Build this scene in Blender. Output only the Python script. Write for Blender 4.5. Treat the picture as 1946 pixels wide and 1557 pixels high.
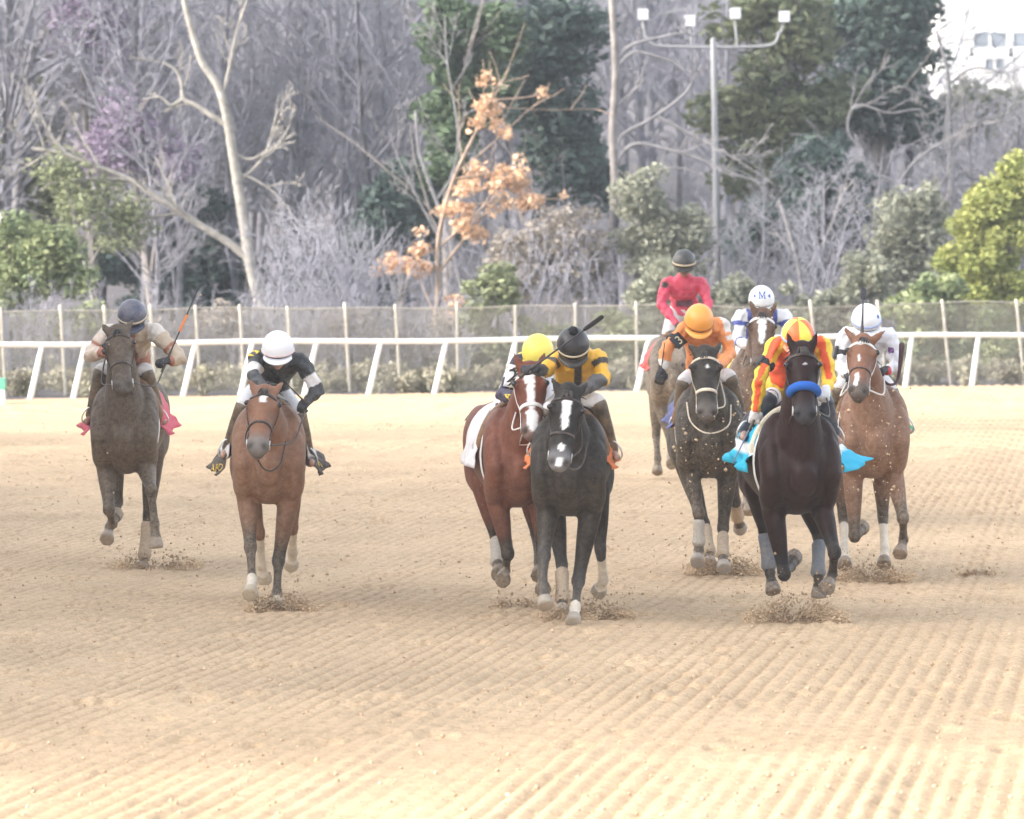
import bpy, math, random
import numpy as np
from mathutils import Vector, Matrix
from mathutils.bvhtree import BVHTree

for o in list(bpy.data.objects): bpy.data.objects.remove(o)
SC = bpy.context.scene
COL = SC.collection
R = math.radians
rng = np.random.default_rng(7)
random.seed(7)

# ------------------------------------------------------------------ camera
FPX, CAMH, HORY = 10114.0, 3.5, 300.0          # focal length in photo pixels, camera height, horizon row
PCX, PCY = 973.0, 778.5
TILT = math.atan((PCY - HORY) / FPX)
cam_d = bpy.data.cameras.new('camera'); cam = bpy.data.objects.new('camera', cam_d); COL.objects.link(cam)
cam.location = (0, 0, CAMH); cam.rotation_euler = (R(90) - TILT, 0, 0)
cam_d.sensor_width = 36.0; cam_d.lens = 36.0 * FPX / 1946.0
cam_d.clip_start = 1.0; cam_d.clip_end = 900.0
cam_d.dof.use_dof = True; cam_d.dof.focus_distance = 41.5; cam_d.dof.aperture_fstop = 4.2
SC.camera = cam

# ------------------------------------------------------------------ light
SUN_EL, SUN_AZ = R(23), R(14)                    # sun on the left, a little behind the camera
sdir = Vector((-math.cos(SUN_AZ) * math.cos(SUN_EL), -math.sin(SUN_AZ) * math.cos(SUN_EL), math.sin(SUN_EL)))
world = bpy.data.worlds.new('World'); SC.world = world; world.use_nodes = True
wn = world.node_tree; wn.nodes.clear()
sky = wn.nodes.new('ShaderNodeTexSky'); sky.sky_type = 'NISHITA'; sky.sun_disc = False
sky.sun_elevation = SUN_EL; sky.sun_rotation = math.atan2(sdir.x, sdir.y)
sky.air_density = 1.0; sky.dust_density = 4.0; sky.ozone_density = 1.0
hs = wn.nodes.new('ShaderNodeHueSaturation'); hs.inputs['Saturation'].default_value = 0.38
bg = wn.nodes.new('ShaderNodeBackground'); bg.inputs['Strength'].default_value = 0.15
wo = wn.nodes.new('ShaderNodeOutputWorld')
wn.links.new(sky.outputs[0], hs.inputs['Color']); wn.links.new(hs.outputs[0], bg.inputs['Color']); wn.links.new(bg.outputs[0], wo.inputs[0])
sl = bpy.data.lights.new('sun', 'SUN'); sl.energy = 0.5; sl.angle = R(3); sl.color = (1.0, 0.95, 0.86)
so = bpy.data.objects.new('sun', sl); COL.objects.link(so); so.location = (-40, -10, 60)
so.rotation_euler = (-sdir).to_track_quat('-Z', 'Y').to_euler()
vs = SC.view_settings; vs.view_transform = 'Standard'; vs.look = 'None'; vs.gamma = 1.0; vs.use_curve_mapping = False
vs.exposure = 2.30
SC.cycles.use_denoising = True
SC.cycles.max_bounces = 6; SC.cycles.diffuse_bounces = 3; SC.cycles.volume_bounces = 1; SC.cycles.transparent_max_bounces = 8
SC.cycles.caustics_reflective = False; SC.cycles.caustics_refractive = False

HAZE = .00046                                    # density of the dusty air
SHADE_Y = (-15.3, 14.8)                             # near and far end of the added shade block (from its own middle)

# ------------------------------------------------------------------ helpers: places
CT, ST = math.cos(TILT), math.sin(TILT)
def W(px, py, d):
    """the point at forward distance d (world y) seen at photo pixel (px, py)"""
    v = (PCY - py) / FPX; h = (px - PCX) / FPX
    dy = CT + ST * v; s = d / dy
    return np.array((h * s, d, CAMH + (CT * v - ST) * s))
def ground_d(py):
    v = (PCY - py) / FPX
    return CAMH * (CT + ST * v) / (ST - CT * v)
def arr(*a): return np.array(a, float)
def unit(v): v = np.asarray(v, float); return v / max(np.linalg.norm(v), 1e-9)

# ------------------------------------------------------------------ helpers: objects
def tag(o, label=None, cat=None, group=None, kind=None):
    if label: o['label'] = label
    if cat: o['category'] = cat
    if group: o['group'] = group
    if kind: o['kind'] = kind
    return o
def link(name, me, parent=None, mat=None, loc=None):
    o = bpy.data.objects.new(name, me); COL.objects.link(o)
    if parent is not None: o.parent = parent
    if mat is not None: me.materials.append(mat)
    if loc is not None: o.location = loc
    return o
def empty(name, loc=(0, 0, 0)):
    o = bpy.data.objects.new(name, None); COL.objects.link(o); o.location = loc; o.empty_display_size = .3
    return o
def mesh(name, V, Fc, smooth=True):
    me = bpy.data.meshes.new(name)
    me.from_pydata([tuple(v) for v in np.asarray(V).tolist()] if not isinstance(V, list) else V, [], Fc)
    if smooth: me.shade_smooth()
    return me
def fastmesh(name, V, Q, smooth=False, col=None):
    """V (n,3) float, Q (m,k) int faces all of k corners"""
    me = bpy.data.meshes.new(name); V = np.ascontiguousarray(V, np.float32); Q = np.ascontiguousarray(Q, np.int32)
    m, k = Q.shape
    me.vertices.add(len(V)); me.vertices.foreach_set('co', V.ravel())
    me.loops.add(m * k); me.loops.foreach_set('vertex_index', Q.ravel())
    me.polygons.add(m); me.polygons.foreach_set('loop_start', np.arange(0, m * k, k, dtype=np.int32))
    me.update(calc_edges=True)
    if smooth: me.shade_smooth()
    if col is not None: setcol(me, col)
    return me
def setcol(me, C, name='Col'):
    C = np.asarray(C, np.float32)
    if C.shape[1] == 3: C = np.hstack([C, np.zeros((len(C), 1), np.float32)])
    a = me.color_attributes.new(name, 'FLOAT_COLOR', 'POINT'); a.data.foreach_set('color', np.ascontiguousarray(C).ravel())

# ------------------------------------------------------------------ helpers: materials
def nodes(name):
    m = bpy.data.materials.new(name); m.use_nodes = True; n = m.node_tree; n.nodes.clear()
    b = n.nodes.new('ShaderNodeBsdfPrincipled'); o = n.nodes.new('ShaderNodeOutputMaterial'); n.links.new(b.outputs[0], o.inputs[0])
    return m, n, b
def N(n, t, **kw):
    x = n.nodes.new(t)
    for k, v in kw.items():
        if k in x.inputs: x.inputs[k].default_value = v
        else: setattr(x, k, v)
    return x
def ramp(n, fac, stops):
    r = n.nodes.new('ShaderNodeValToRGB'); e = r.color_ramp.elements
    while len(e) < len(stops): e.new(0.5)
    for i, (p, c) in enumerate(stops): e[i].position = p; e[i].color = (*c, 1) if len(c) == 3 else c
    n.links.new(fac, r.inputs[0]); return r
def mixc(n, fac, a, b, mode='MIX'):
    m = n.nodes.new('ShaderNodeMix'); m.data_type = 'RGBA'; m.blend_type = mode
    for s, v in ((0, fac), (6, a), (7, b)):
        if isinstance(v, (int, float)): m.inputs[s].default_value = v
        elif isinstance(v, tuple): m.inputs[s].default_value = (*v, 1)
        else: n.links.new(v, m.inputs[s])
    return m.outputs[2]
def bump(n, b, h, strength=.3, dist=.01):
    x = N(n, 'ShaderNodeBump', Strength=strength, Distance=dist); n.links.new(h, x.inputs['Height']); n.links.new(x.outputs[0], b.inputs['Normal'])
def objco(n): return n.nodes.new('ShaderNodeTexCoord').outputs['Object']
def noise(n, scale, detail=4, rough=.6, co=None):
    x = N(n, 'ShaderNodeTexNoise', Scale=scale, Detail=detail, Roughness=rough)
    n.links.new(co if co is not None else objco(n), x.inputs['Vector']); return x.outputs['Fac']
SAND = (.62, .45, .285)
def plain(name, c, rough=.6, var=.18, scale=30, bstr=.2, metal=0, dirt=0.0, spec=.5):
    m, n, b = nodes(name); f = noise(n, scale)
    r = ramp(n, f, [(.3, tuple(x * (1 - var) for x in c)), (.7, tuple(min(1, x * (1 + var)) for x in c))])
    out = r.outputs[0]
    if dirt > 0:
        d = ramp(n, noise(n, scale * .35, 6, .75), [(.62 - dirt * .4, (0, 0, 0)), (.78, (dirt, dirt, dirt))])
        out = mixc(n, d.outputs[0], out, tuple(x * .7 for x in SAND))
    n.links.new(out, b.inputs['Base Color']); b.inputs['Roughness'].default_value = rough; b.inputs['Metallic'].default_value = metal
    b.inputs['Specular IOR Level'].default_value = spec
    if bstr: bump(n, b, noise(n, scale * 3), bstr, .004)
    return m
def attrmat(name, rough=.7, bscale=25, bstr=.3, bdist=.01, var=.12, dust=True, sheen=0, spec=.35, grit=26):
    """base colour from the point colours (markings), alpha = how much track dirt sticks there"""
    m, n, b = nodes(name); a = N(n, 'ShaderNodeAttribute', attribute_name='Col')
    f = noise(n, 7, 5); v = ramp(n, f, [(.25, (1 - var,) * 3), (.75, (1 + var,) * 3)])
    out = mixc(n, 1.0, a.outputs['Color'], v.outputs[0], 'MULTIPLY')
    if dust:
        dn = N(n, 'ShaderNodeMath', operation='MULTIPLY'); n.links.new(a.outputs['Alpha'], dn.inputs[0])
        dr = ramp(n, noise(n, grit, 8, .8), [(.36, (.12,) * 3), (.62, (1,) * 3)]); n.links.new(dr.outputs[0], dn.inputs[1])
        out = mixc(n, dn.outputs[0], out, (.42, .33, .24))
        sp = ramp(n, noise(n, 95, 2, .5), [(.70, (0,) * 3), (.73, (1,) * 3)])
        sm = N(n, 'ShaderNodeMath', operation='MULTIPLY'); n.links.new(a.outputs['Alpha'], sm.inputs[0]); n.links.new(sp.outputs[0], sm.inputs[1])
        out = mixc(n, sm.outputs[0], out, (.62, .48, .33))
    n.links.new(out, b.inputs['Base Color']); b.inputs['Roughness'].default_value = rough
    b.inputs['Specular IOR Level'].default_value = spec
    if sheen: b.inputs['Sheen Weight'].default_value = sheen
    bump(n, b, noise(n, bscale, 6, .65), bstr, bdist)
    return m
COAT = attrmat('horse_coat', .44, 30, .45, .010, .25, spec=.10)
SILK = attrmat('racing_silk', .55, 17, .75, .03, .08, spec=.4, grit=18)
CLOTH = attrmat('cloth', .8, 30, .4, .012, .1, grit=18)
SKIN = attrmat('skin', .55, 60, .15, .003, .1, grit=30)
SHELL = attrmat('helmet_shell', .38, 45, .12, .004, .05, grit=14)
EYE = plain('eye_dark', (.012, .008, .006), .08, .1, 20, 0)
LENS = plain('goggle_lens', (.02, .02, .024), .12, .2, 20, 0)
BOOTM = plain('boot_leather', (.03, .026, .024), .42, .3, 20, .3, dirt=.75)
LEATH = plain('dark_leather', (.035, .024, .02), .5, .3, 40, .3, dirt=.35)
TANLE = plain('tan_leather', (.22, .12, .06), .55, .3, 40, .3, dirt=.3)
WHITEL = plain('white_strap', (.72, .70, .66), .55, .12, 40, .2, dirt=.25)
CREAML = plain('cream_strap', (.62, .53, .40), .6, .15, 40, .2, dirt=.3)
METAL = plain('bit_steel', (.6, .6, .58), .3, .1, 40, 0, metal=1)
GLOVED = plain('dark_glove', (.022, .022, .026), .7, .3, 60, .4, dirt=.3)
GLOVEW = plain('white_glove', (.68, .67, .68), .75, .1, 60, .4, dirt=.2)
HAIRD = plain('dark_horse_hair', (.025, .018, .014), .5, .4, 60, .3, dirt=.3)

# ------------------------------------------------------------------ helpers: volumes
def catmull(P, k):
    P = np.asarray(P, float)
    if k <= 1 or len(P) < 2: return P
    E = np.vstack([2 * P[0] - P[1], P, 2 * P[-1] - P[-2]]); out = []
    for i in range(len(P) - 1):
        p0, p1, p2, p3 = E[i:i + 4]
        for j in range(k):
            t = j / k
            out.append(.5 * ((2 * p1) + (p2 - p0) * t + (2 * p0 - 5 * p1 + 4 * p2 - p3) * t * t + (3 * p1 - p0 - 3 * p2 + p3) * t ** 3))
    out.append(P[-1]); return np.array(out)
def loft_arrays(path, ra, rb=None, side=(1, 0, 0), n=14, k=4, cap=True):
    path = np.asarray(path, float); ra = np.atleast_1d(np.asarray(ra, float))
    if len(ra) == 1: ra = np.repeat(ra, len(path))
    rb = ra if rb is None else np.asarray(rb, float)
    A = catmull(np.column_stack([path, ra, rb]), k); P, a, b = A[:, :3], np.maximum(A[:, 3], 1e-4), np.maximum(A[:, 4], 1e-4)
    T = np.gradient(P, axis=0); T /= np.linalg.norm(T, axis=1)[:, None] + 1e-12
    s = np.asarray(side, float)[None, :] - (T @ np.asarray(side, float))[:, None] * T
    ln = np.linalg.norm(s, axis=1)[:, None]
    alt = np.cross(T, np.array((.31, .2, .93))); s = np.where(ln < .05, alt / (np.linalg.norm(alt, axis=1)[:, None] + 1e-9), s / (ln + 1e-12))
    u = np.cross(s, T)
    if cap:
        def capr(i, sg):
            r = min(a[i], b[i]); res = []
            for ang in ((70, 40) if sg < 0 else (40, 70)):
                an = R(ang); res.append((P[i] + sg * T[i] * r * math.sin(an) * .8, a[i] * math.cos(an), b[i] * math.cos(an), s[i], u[i]))
            return res
        c0, c1 = capr(0, -1), capr(-1, 1)
        P = np.vstack([[c[0] for c in c0], P, [c[0] for c in c1]]); a = np.r_[[c[1] for c in c0], a, [c[1] for c in c1]]
        b = np.r_[[c[2] for c in c0], b, [c[2] for c in c1]]; s = np.vstack([[c[3] for c in c0], s, [c[3] for c in c1]]); u = np.vstack([[c[4] for c in c0], u, [c[4] for c in c1]])
    th = np.linspace(0, 2 * math.pi, n, endpoint=False)
    V = P[:, None, :] + s[:, None, :] * (a[:, None] * np.cos(th))[:, :, None] + u[:, None, :] * (b[:, None] * np.sin(th))[:, :, None]
    m = len(P); V = V.reshape(-1, 3)
    i = np.arange(m - 1)[:, None] * n; j = np.arange(n)[None, :]; j2 = (j + 1) % n
    Q = np.stack([i + j, i + j2, i + n + j2, i + n + j], -1).reshape(-1, 4)
    ends = [list(range(n))[::-1], list(range((m - 1) * n, m * n))]
    return V, Q, ends
class Vol:
    def __init__(s): s.V, s.F, s.n = [], [], 0
    def add(s, V, F): s.V.append(np.asarray(V)); s.F += [[x + s.n for x in f] for f in F]; s.n += len(V); return s
    def loft(s, path, ra, rb=None, side=(1, 0, 0), n=14, k=4, cap=True):
        V, Q, e = loft_arrays(path, ra, rb, side, n, k, cap); return s.add(V, Q.tolist() + e)
    def ell(s, c, r, ax=None, n=14, m=10):
        c = np.asarray(c, float); r = np.broadcast_to(np.asarray(r, float), (3,))
        B = np.eye(3) if ax is None else np.asarray(ax, float)
        ph = np.linspace(0, math.pi, m + 1)[1:-1]; th = np.linspace(0, 2 * math.pi, n, endpoint=False)
        L = np.stack([np.outer(np.sin(ph), np.cos(th)), np.outer(np.sin(ph), np.sin(th)), np.outer(np.cos(ph), np.ones(n))], -1).reshape(-1, 3)
        L = np.vstack([L, [[0, 0, 1], [0, 0, -1]]]); V = c + (L * r) @ B
        F = []
        for i in range(m - 2):
            for j in range(n): F.append([i * n + j, (i + 1) * n + j, (i + 1) * n + (j + 1) % n, i * n + (j + 1) % n])
        t, bt = len(V) - 2, len(V) - 1
        for j in range(n): F.append([t, j, (j + 1) % n]); F.append([bt, (m - 2) * n + (j + 1) % n, (m - 2) * n + j])
        return s.add(V, F)
    def box(s, lo, hi):
        x0, y0, z0 = lo; x1, y1, z1 = hi
        V = [(x0, y0, z0), (x1, y0, z0), (x1, y1, z0), (x0, y1, z0), (x0, y0, z1), (x1, y0, z1), (x1, y1, z1), (x0, y1, z1)]
        return s.add(V, [[0, 3, 2, 1], [4, 5, 6, 7], [0, 1, 5, 4], [1, 2, 6, 5], [2, 3, 7, 6], [3, 0, 4, 7]])
    def mesh(s, name, smooth=True): return mesh(name, np.vstack(s.V), s.F, smooth)
    def remesh(s, name, voxel, it=3, fac=.5):
        me = s.mesh('tmp'); o = link('tmp', me)
        m = o.modifiers.new('r', 'REMESH'); m.mode = 'VOXEL'; m.voxel_size = voxel; m.use_smooth_shade = True
        if it: q = o.modifiers.new('s', 'SMOOTH'); q.factor = fac; q.iterations = it
        dg = bpy.context.evaluated_depsgraph_get(); r = bpy.data.meshes.new_from_object(o.evaluated_get(dg)); r.name = name
        bpy.data.objects.remove(o); bpy.data.meshes.remove(me); r.shade_smooth(); return r
def coords(me):
    V = np.empty(len(me.vertices) * 3, np.float32); me.vertices.foreach_get('co', V); return V.reshape(-1, 3).astype(float)
def bvh(me): return BVHTree.FromPolygons([v.co for v in me.vertices], [p.vertices for p in me.polygons])
def cast(tree, o, d, far=3.0):
    h = tree.ray_cast(Vector(o), Vector(d), far)
    return (np.array(h[0]), np.array(h[1])) if h[0] is not None else (None, None)
def segd(V, a, b):
    a, b = np.asarray(a), np.asarray(b); ab = b - a; t = np.clip(((V - a) @ ab) / (ab @ ab + 1e-12), 0, 1)
    return np.linalg.norm(V - (a + t[:, None] * ab), axis=1), t
def sstep(x, a, b): t = np.clip((x - a) / (b - a), 0, 1); return t * t * (3 - 2 * t)
def strap(pts, nor, w, th=.006):
    """flat strap following points with outward normals: a closed ribbon of width w and thickness th"""
    P = np.asarray(pts, float); Nn = np.asarray(nor, float); T = np.gradient(P, axis=0); T /= np.linalg.norm(T, axis=1)[:, None] + 1e-9
    S = np.cross(T, Nn); S /= np.linalg.norm(S, axis=1)[:, None] + 1e-9
    h = w / 2
    rings = np.stack([P - S * h, P - S * h * .8 + Nn * th, P + S * h * .8 + Nn * th, P + S * h], 1); m = len(P)
    V = rings.reshape(-1, 3); F = []
    for i in range(m - 1):
        for j in range(4): F.append([i * 4 + j, i * 4 + (j + 1) % 4, i * 4 + 4 + (j + 1) % 4, i * 4 + 4 + j])
    return V, F + [[3, 2, 1, 0], [(m - 1) * 4 + x for x in range(4)]]
def tube(name, path, r, mat, parent, k=5, n=8, side=(1, .1, 0)):
    V, Q, e = loft_arrays(path, r, None, side, n, k); me = mesh(name, V, Q.tolist() + e); return link(name, me, parent, mat)
# ------------------------------------------------------------------ horses
BLACKPT = (.018, .015, .014)
def make_horse(s):
    d = s['d'] = ground_d(s['yg']); r0 = W(s['cx'], s['yg'], d); r0[2] = 0.0
    root = empty('race_horse', r0); tag(root, s['label'], 'horse', 'race horses galloping on the track')
    s['root'] = root; s['r0'] = r0
    yaw = R(s.get('yaw', 0)); cy, sy = math.cos(yaw), math.sin(yaw); lift = s.get('lift', 0.0)
    def bp(x, y, z): return np.array((cy * x - sy * y, sy * x + cy * y, z + lift))      # body frame: +y towards the tail
    def L(px, py, yl): return W(px, py, d + yl) - r0
    s['L'], s['bp'] = L, bp
    xa = unit(bp(1, 0, 0) - bp(0, 0, 0)); bw = s.get('bw', 1.0)
    v = Vol()
    st = [(-.33, 1.10, .10, .15), (-.24, 1.13, .185, .27), (-.08, 1.17, .235, .37), (.12, 1.21, .25, .40), (.40, 1.205, .285, .385), (.70, 1.215, .295, .35),
          (1.0, 1.27, .285, .325), (1.25, 1.29, .26, .29), (1.44, 1.28, .19, .22), (1.54, 1.27, .10, .13)]
    v.loft([bp(0, y, z) for y, z, a, b in st], [a * bw for _, _, a, _ in st], [b for *_, b in st], xa, 22, 4)
    v.loft([bp(0, y, z) for y, z in ((-.05, 1.45), (.12, 1.56), (.32, 1.54), (.6, 1.47))], [.07, .065, .07, .06], [.09, .06, .06, .05], xa)   # withers
    for q in (-1, 1):
        v.loft([bp(q * .125, .14, 1.50), bp(q * .175 * bw, .0, 1.40), bp(q * .195 * bw, -.12, 1.26), bp(q * .20 * bw, -.22, 1.10)], [.075, .095, .095, .080], [.10, .15, .15, .12], xa)   # shoulder blade
        v.loft([bp(q * .195 * bw, -.20, 1.12), bp(q * .19 * bw, -.06, .98), bp(q * .175 * bw, .05, .90)], [.085, .09, .075], [.12, .13, .10], xa)
        v.ell(bp(q * .15, 1.12, 1.27), (.155, .30, .29))                                                  # rump
        v.loft([bp(q * .16, 1.18, 1.22), bp(q * .19, 1.02, 1.06), bp(q * .185, .86, .96)], [.12, .115, .09], [.20, .19, .13], xa)   # thigh
    # neck and head
    poll = L(*s['poll'], s.get('polly', -.60)); hl = .56
    m = L(*s['muz'], s.get('polly', -.60) - .35)
    for _ in range(3):
        q = m - poll; dy = -math.sqrt(max(.01, hl * hl - q[0] ** 2 - q[2] ** 2)); m = L(*s['muz'], s.get('polly', -.60) + dy)
    a = unit(m - poll); hl = np.linalg.norm(m - poll); lat = unit(np.array((1., s.get('twist', 0), 0)) - a * a.dot((1., s.get('twist', 0), 0))); nn = unit(np.cross(a, lat))
    s.update(ha=a, hlat=lat, hn=nn, hpoll=poll, hl=hl)
    def hp(l, t, n): return poll + lat * l + a * (t * hl) + nn * n
    s['hp'] = hp
    nb = bp(0, -.10, 1.30); crest = bp(0, .05, 1.50)
    np_ = hp(0, .10, -.09); mid = (nb + np_) / 2 + arr(0, .05, .04)
    v.loft([bp(0, .10, 1.28), nb, mid, np_, hp(0, .12, -.06)], [.215, .195, .135, .092, .07], [.34, .29, .19, .135, .10], xa, 18)
    hs_ = [(-.06, .068, .075), (.04, .096, .10), (.14, .114, .118), (.26, .124, .130), (.38, .110, .128), (.52, .089, .105), (.68, .082, .085), (.82, .083, .076), (.93, .088, .074), (1.01, .074, .062)]
    fr = lambda t: .085 - .02 * max(0, t - .2)
    v.loft([hp(0, t, fr(t) - b) for t, _, b in hs_], [w for _, w, _ in hs_], [b for *_, b in hs_], lat, 20, 4)
    B = np.array([lat, a, nn])
    for q in (-1, 1):
        v.ell(hp(q * .078, .32, -.085), (.037, .10, .085), B)          # cheek
        v.ell(hp(q * .109, .245, .035), (.027, .045, .034), B)          # eye socket
        v.ell(hp(q * .056, .955, .028), (.034, .040, .038), B)         # nostril
        v.loft([hp(q * .02, .42, .07), hp(q * .028, .7, .058)], [.014, .014], [.012, .01], lat)   # nasal bone edge
        e0 = s.get('ears', (.0, 0.)); up = unit(-a * .86 + nn * (.32 + e0[0]) + lat * q * (.34 + e0[1]))
        eb = hp(q * .062, .03, .03)
        es = unit(lat * 1.0 - nn * q * .3)
        v.loft([eb - up * .02, eb + up * .035, eb + up * .085, eb + up * .135, eb + up * .165], [.026, .036, .033, .019, .005], [.022, .022, .017, .011, .005], es, 10)
    v.ell(hp(0, 1.0, -.045), (.050, .045, .05), B); v.ell(hp(0, .93, -.078), (.043, .06, .03), B)
    # legs
    legs = {}
    for key, sd in (('FL', -1), ('FR', 1), ('HL', -1), ('HR', 1)):
        J = s['legs'][key]; fore = key[0] == 'F'
        p = bp(sd * .165 * bw, .02, .90) if fore else bp(sd * .175, .86, .97)
        lens = (.44, .29, .17) if fore else (.46, .34, .17)
        pts = [p]
        for (jx, jy, sg), ln in zip(J, lens):
            pr = pts[-1]; yl = pr[1]
            for _ in range(3):
                q = L(jx, jy, yl); rest = ln * ln - (q[0] - pr[0]) ** 2 - (q[2] - pr[2]) ** 2
                yl = pr[1] + sg * math.sqrt(max(0.0004, rest))
            pts.append(L(jx, jy, yl))
        e, k, f, h = pts; legs[key] = pts
        if fore:
            v.loft([bp(sd * .18 * bw, -.05, 1.02), e, e * .6 + k * .4 + arr(0, 0, 0), e * .22 + k * .78, k], [.092, .092, .075, .054, .052], [.12, .11, .086, .058, .056], xa)
            v.ell(e * .72 + k * .28 + arr(0, -.035, 0), (.062, .064, .12))
            v.ell(k + arr(0, -.008, 0), (.057, .056, .066))
            v.loft([k, k * .78 + f * .22, k * .5 + f * .5, k * .18 + f * .82, f], [.049, .040, .034, .037, .046], [.049, .043, .040, .043, .048], xa)
        else:
            v.loft([bp(sd * .175, .95, 1.04), e, e * .5 + k * .5, e * .15 + k * .85, k], [.105, .102, .078, .052, .050], [.14, .12, .088, .062, .06], xa)
            v.ell(k + arr(0, .02, .01), (.050, .062, .070))
            v.loft([k, k * .78 + f * .22, k * .5 + f * .5, k * .18 + f * .82, f], [.048, .041, .037, .039, .047], [.054, .046, .042, .044, .050], xa)
        v.ell(f, (.048, .050, .050))
        g = f * .45 + h * .55; v.loft([f, f * .6 + g * .4, g], [.043, .038, .047], [.045, .040, .050], xa)
        ax = unit(h - f); fw = unit(np.array((0, -1., 0)) - ax * ax.dot((0, -1., 0)) + 1e-3)
        v.loft([g - ax * .012, g, h, h + ax * .006], [.044, .051, .068, .066], [.046, .055, .074, .072], xa, 16, 2, cap=False)
    s['legpts'] = legs
    me = v.remesh('body', .0158, 5, .5)
    V = coords(me)
    # nostrils and mouth pressed in
    q = V - poll; ht = q @ a / hl; hlr = q @ lat; hn_ = q @ nn
    inhead = (ht > -.12) & (ht < 1.2) & (np.abs(hlr) < .16) & (hn_ > -.32) & (hn_ < .2)
    nost = np.zeros(len(V))
    for sg in (-1, 1):
        c = hp(sg * .056, .985, .045); dd = np.linalg.norm((V - c) * 1.0, axis=1); w = np.exp(-(dd / .027) ** 2); nost = np.maximum(nost, w)
        V -= (w * .028)[:, None] * (nn * .7 + lat * sg * .4)
    me.vertices.foreach_set('co', V.astype(np.float32).ravel()); me.update()
    # muscle grooves
    nv = np.empty(len(V) * 3, np.float32); me.vertices.foreach_get('normal', nv); nv = nv.reshape(-1, 3); dep = np.zeros(len(V))
    for a_, b_, rr, dp in [(bp(0, -.38, 1.28), bp(0, -.28, .86), .035, .012)] + [x for q in (-1, 1) for x in ((bp(q * .13, -.36, 1.26), bp(q * .11, -.30, .98), .026, .010), (bp(q * .24 * bw, -.16, 1.40), bp(q * .26 * bw, -.04, 1.02), .028, .012), (bp(q * .27 * bw, .16, 1.42), bp(q * .26 * bw, .10, .98), .035, .010), (bp(q * .10, -.22, .95), bp(q * .12, -.05, .82), .022, .010))]:
        dep = np.maximum(dep, dp * np.exp(-(segd(V, a_, b_)[0] / rr) ** 2))
    for key, pts in legs.items():
        e, k = pts[0], pts[1]; off = arr(.05 if key[1] == 'R' else -.05, -.06, 0); dep = np.maximum(dep, .007 * np.exp(-(segd(V, e + off, k * .8 + e * .2 + off * .6)[0] / .018) ** 2))
    V -= nv * dep[:, None]; me.vertices.foreach_set('co', V.astype(np.float32).ravel()); me.update()
    # markings
    coat = np.array(s['coat']); pt = np.array(s.get('points', BLACKPT)); C = np.tile(coat, (len(V), 1)); dust = np.full(len(V), s.get('dust', .25))
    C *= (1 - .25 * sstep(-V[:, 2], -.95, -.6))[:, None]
    dust += s.get('dust', .25) * .8 * sstep(-V[:, 1], .0, .25) * sstep(-V[:, 2], -1.25, -.85)
    for key, pts in legs.items():
        e, k, f, h = pts; col = pt if key not in s.get('pale', ()) else coat
        d0, t0 = segd(V, e, k); w = sstep(t0, .55, .9) * (d0 < .12); C = C * (1 - w[:, None]) + col * w[:, None]
        d1, t1 = segd(V, k, f); d2, t2 = segd(V, f, h)
        low = (np.minimum(d1, d2) < .085); C[low] = col
        dust = np.maximum(dust, np.where(low, s.get('legdust', .45) * (.45 + .55 * np.where(d2 < d1, 1, t1)), 0))
        sk = s.get('socks', {}).get(key)
        if sk:
            w = ((d2 < .08) & (d2 <= d1 + .02)) | ((d1 < .07) & (t1 > 1 - sk)); C[w] = (.72, .66, .56); dust[w] = .5
        w = (d2 < .09) & (t2 > .56); C[w] = s.get('hoof', (.10, .085, .07)); dust[w] = .75
    mz = sstep(ht, .72, .95) * inhead; C = C * (1 - mz[:, None]) + np.array(s.get('muzzle', (.05, .042, .04))) * mz[:, None]
    for sg in (-1, 1):
        w = np.exp(-(np.linalg.norm(V - hp(sg * .124, .245, .04), axis=1) / .035) ** 2); C *= (1 - .6 * w)[:, None]
    for t0, t1, off, wd in s.get('blaze', ()):
        tt = (ht - t0) / (t1 - t0); jit = .004 * np.sin(ht * 38) + .002 * np.sin(ht * 71 + 1)
        wi = wd[0] + (wd[1] - wd[0]) * np.clip(tt, 0, 1); wi = wi * np.clip(np.minimum(tt, 1 - tt) * 7, .0, 1)
        o_ = off[0] + (off[1] - off[0]) * tt
        w = (inhead & (tt > -.05) & (tt < 1.05) & (hn_ > .0)) * (1 - sstep(np.abs(hlr - o_ + jit) - wi, -.006, .008)) * (wi > .002); C = C * (1 - w[:, None]) + np.array((.78, .76, .74)) * w[:, None]; dust *= (1 - .7 * w)
    C *= (1 - .93 * nost)[:, None]; mou = inhead * np.exp(-((hn_ + .030) / .010) ** 2) * (ht > .93); C *= (1 - .7 * mou)[:, None]
    dust = np.where(inhead, dust * s.get('headdust', .5), dust)
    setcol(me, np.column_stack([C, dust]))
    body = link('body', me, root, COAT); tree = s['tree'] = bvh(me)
    for q in (-1, 1):
        e = Vol().ell(hp(q * .122, .245, .047), (.022, .022, .022)); link('eye', e.mesh('eye'), root, EYE)
    # tack on the head
    bm_ = s.get('bridle', LEATH)
    def ringpts(t, a0, a1, n=28, c=-.03):
        P, Nr = [], []
        for i in range(n):
            an = R(a0 + (a1 - a0) * i / (n - 1)); dr = lat * math.cos(an) + nn * math.sin(an); c0 = hp(0, t(i / (n - 1)) if callable(t) else t, c)
            h, no = cast(tree, c0 + dr * .5, -dr, .5)
            if h is not None: P.append(h + dr * .003); Nr.append(dr)
        return P, Nr
    def put(name, P, Nr, w, th, mat, par):
        V_, F_ = strap(P, Nr, w, th); return link(name, mesh(name, V_, F_), par, mat)
    if s.get('noseband', True):
        put('noseband', *ringpts(s.get('nbt', .60), -88, 268, 40), s.get('nbw', .022), .006, s.get('nbm', bm_), root)
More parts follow.
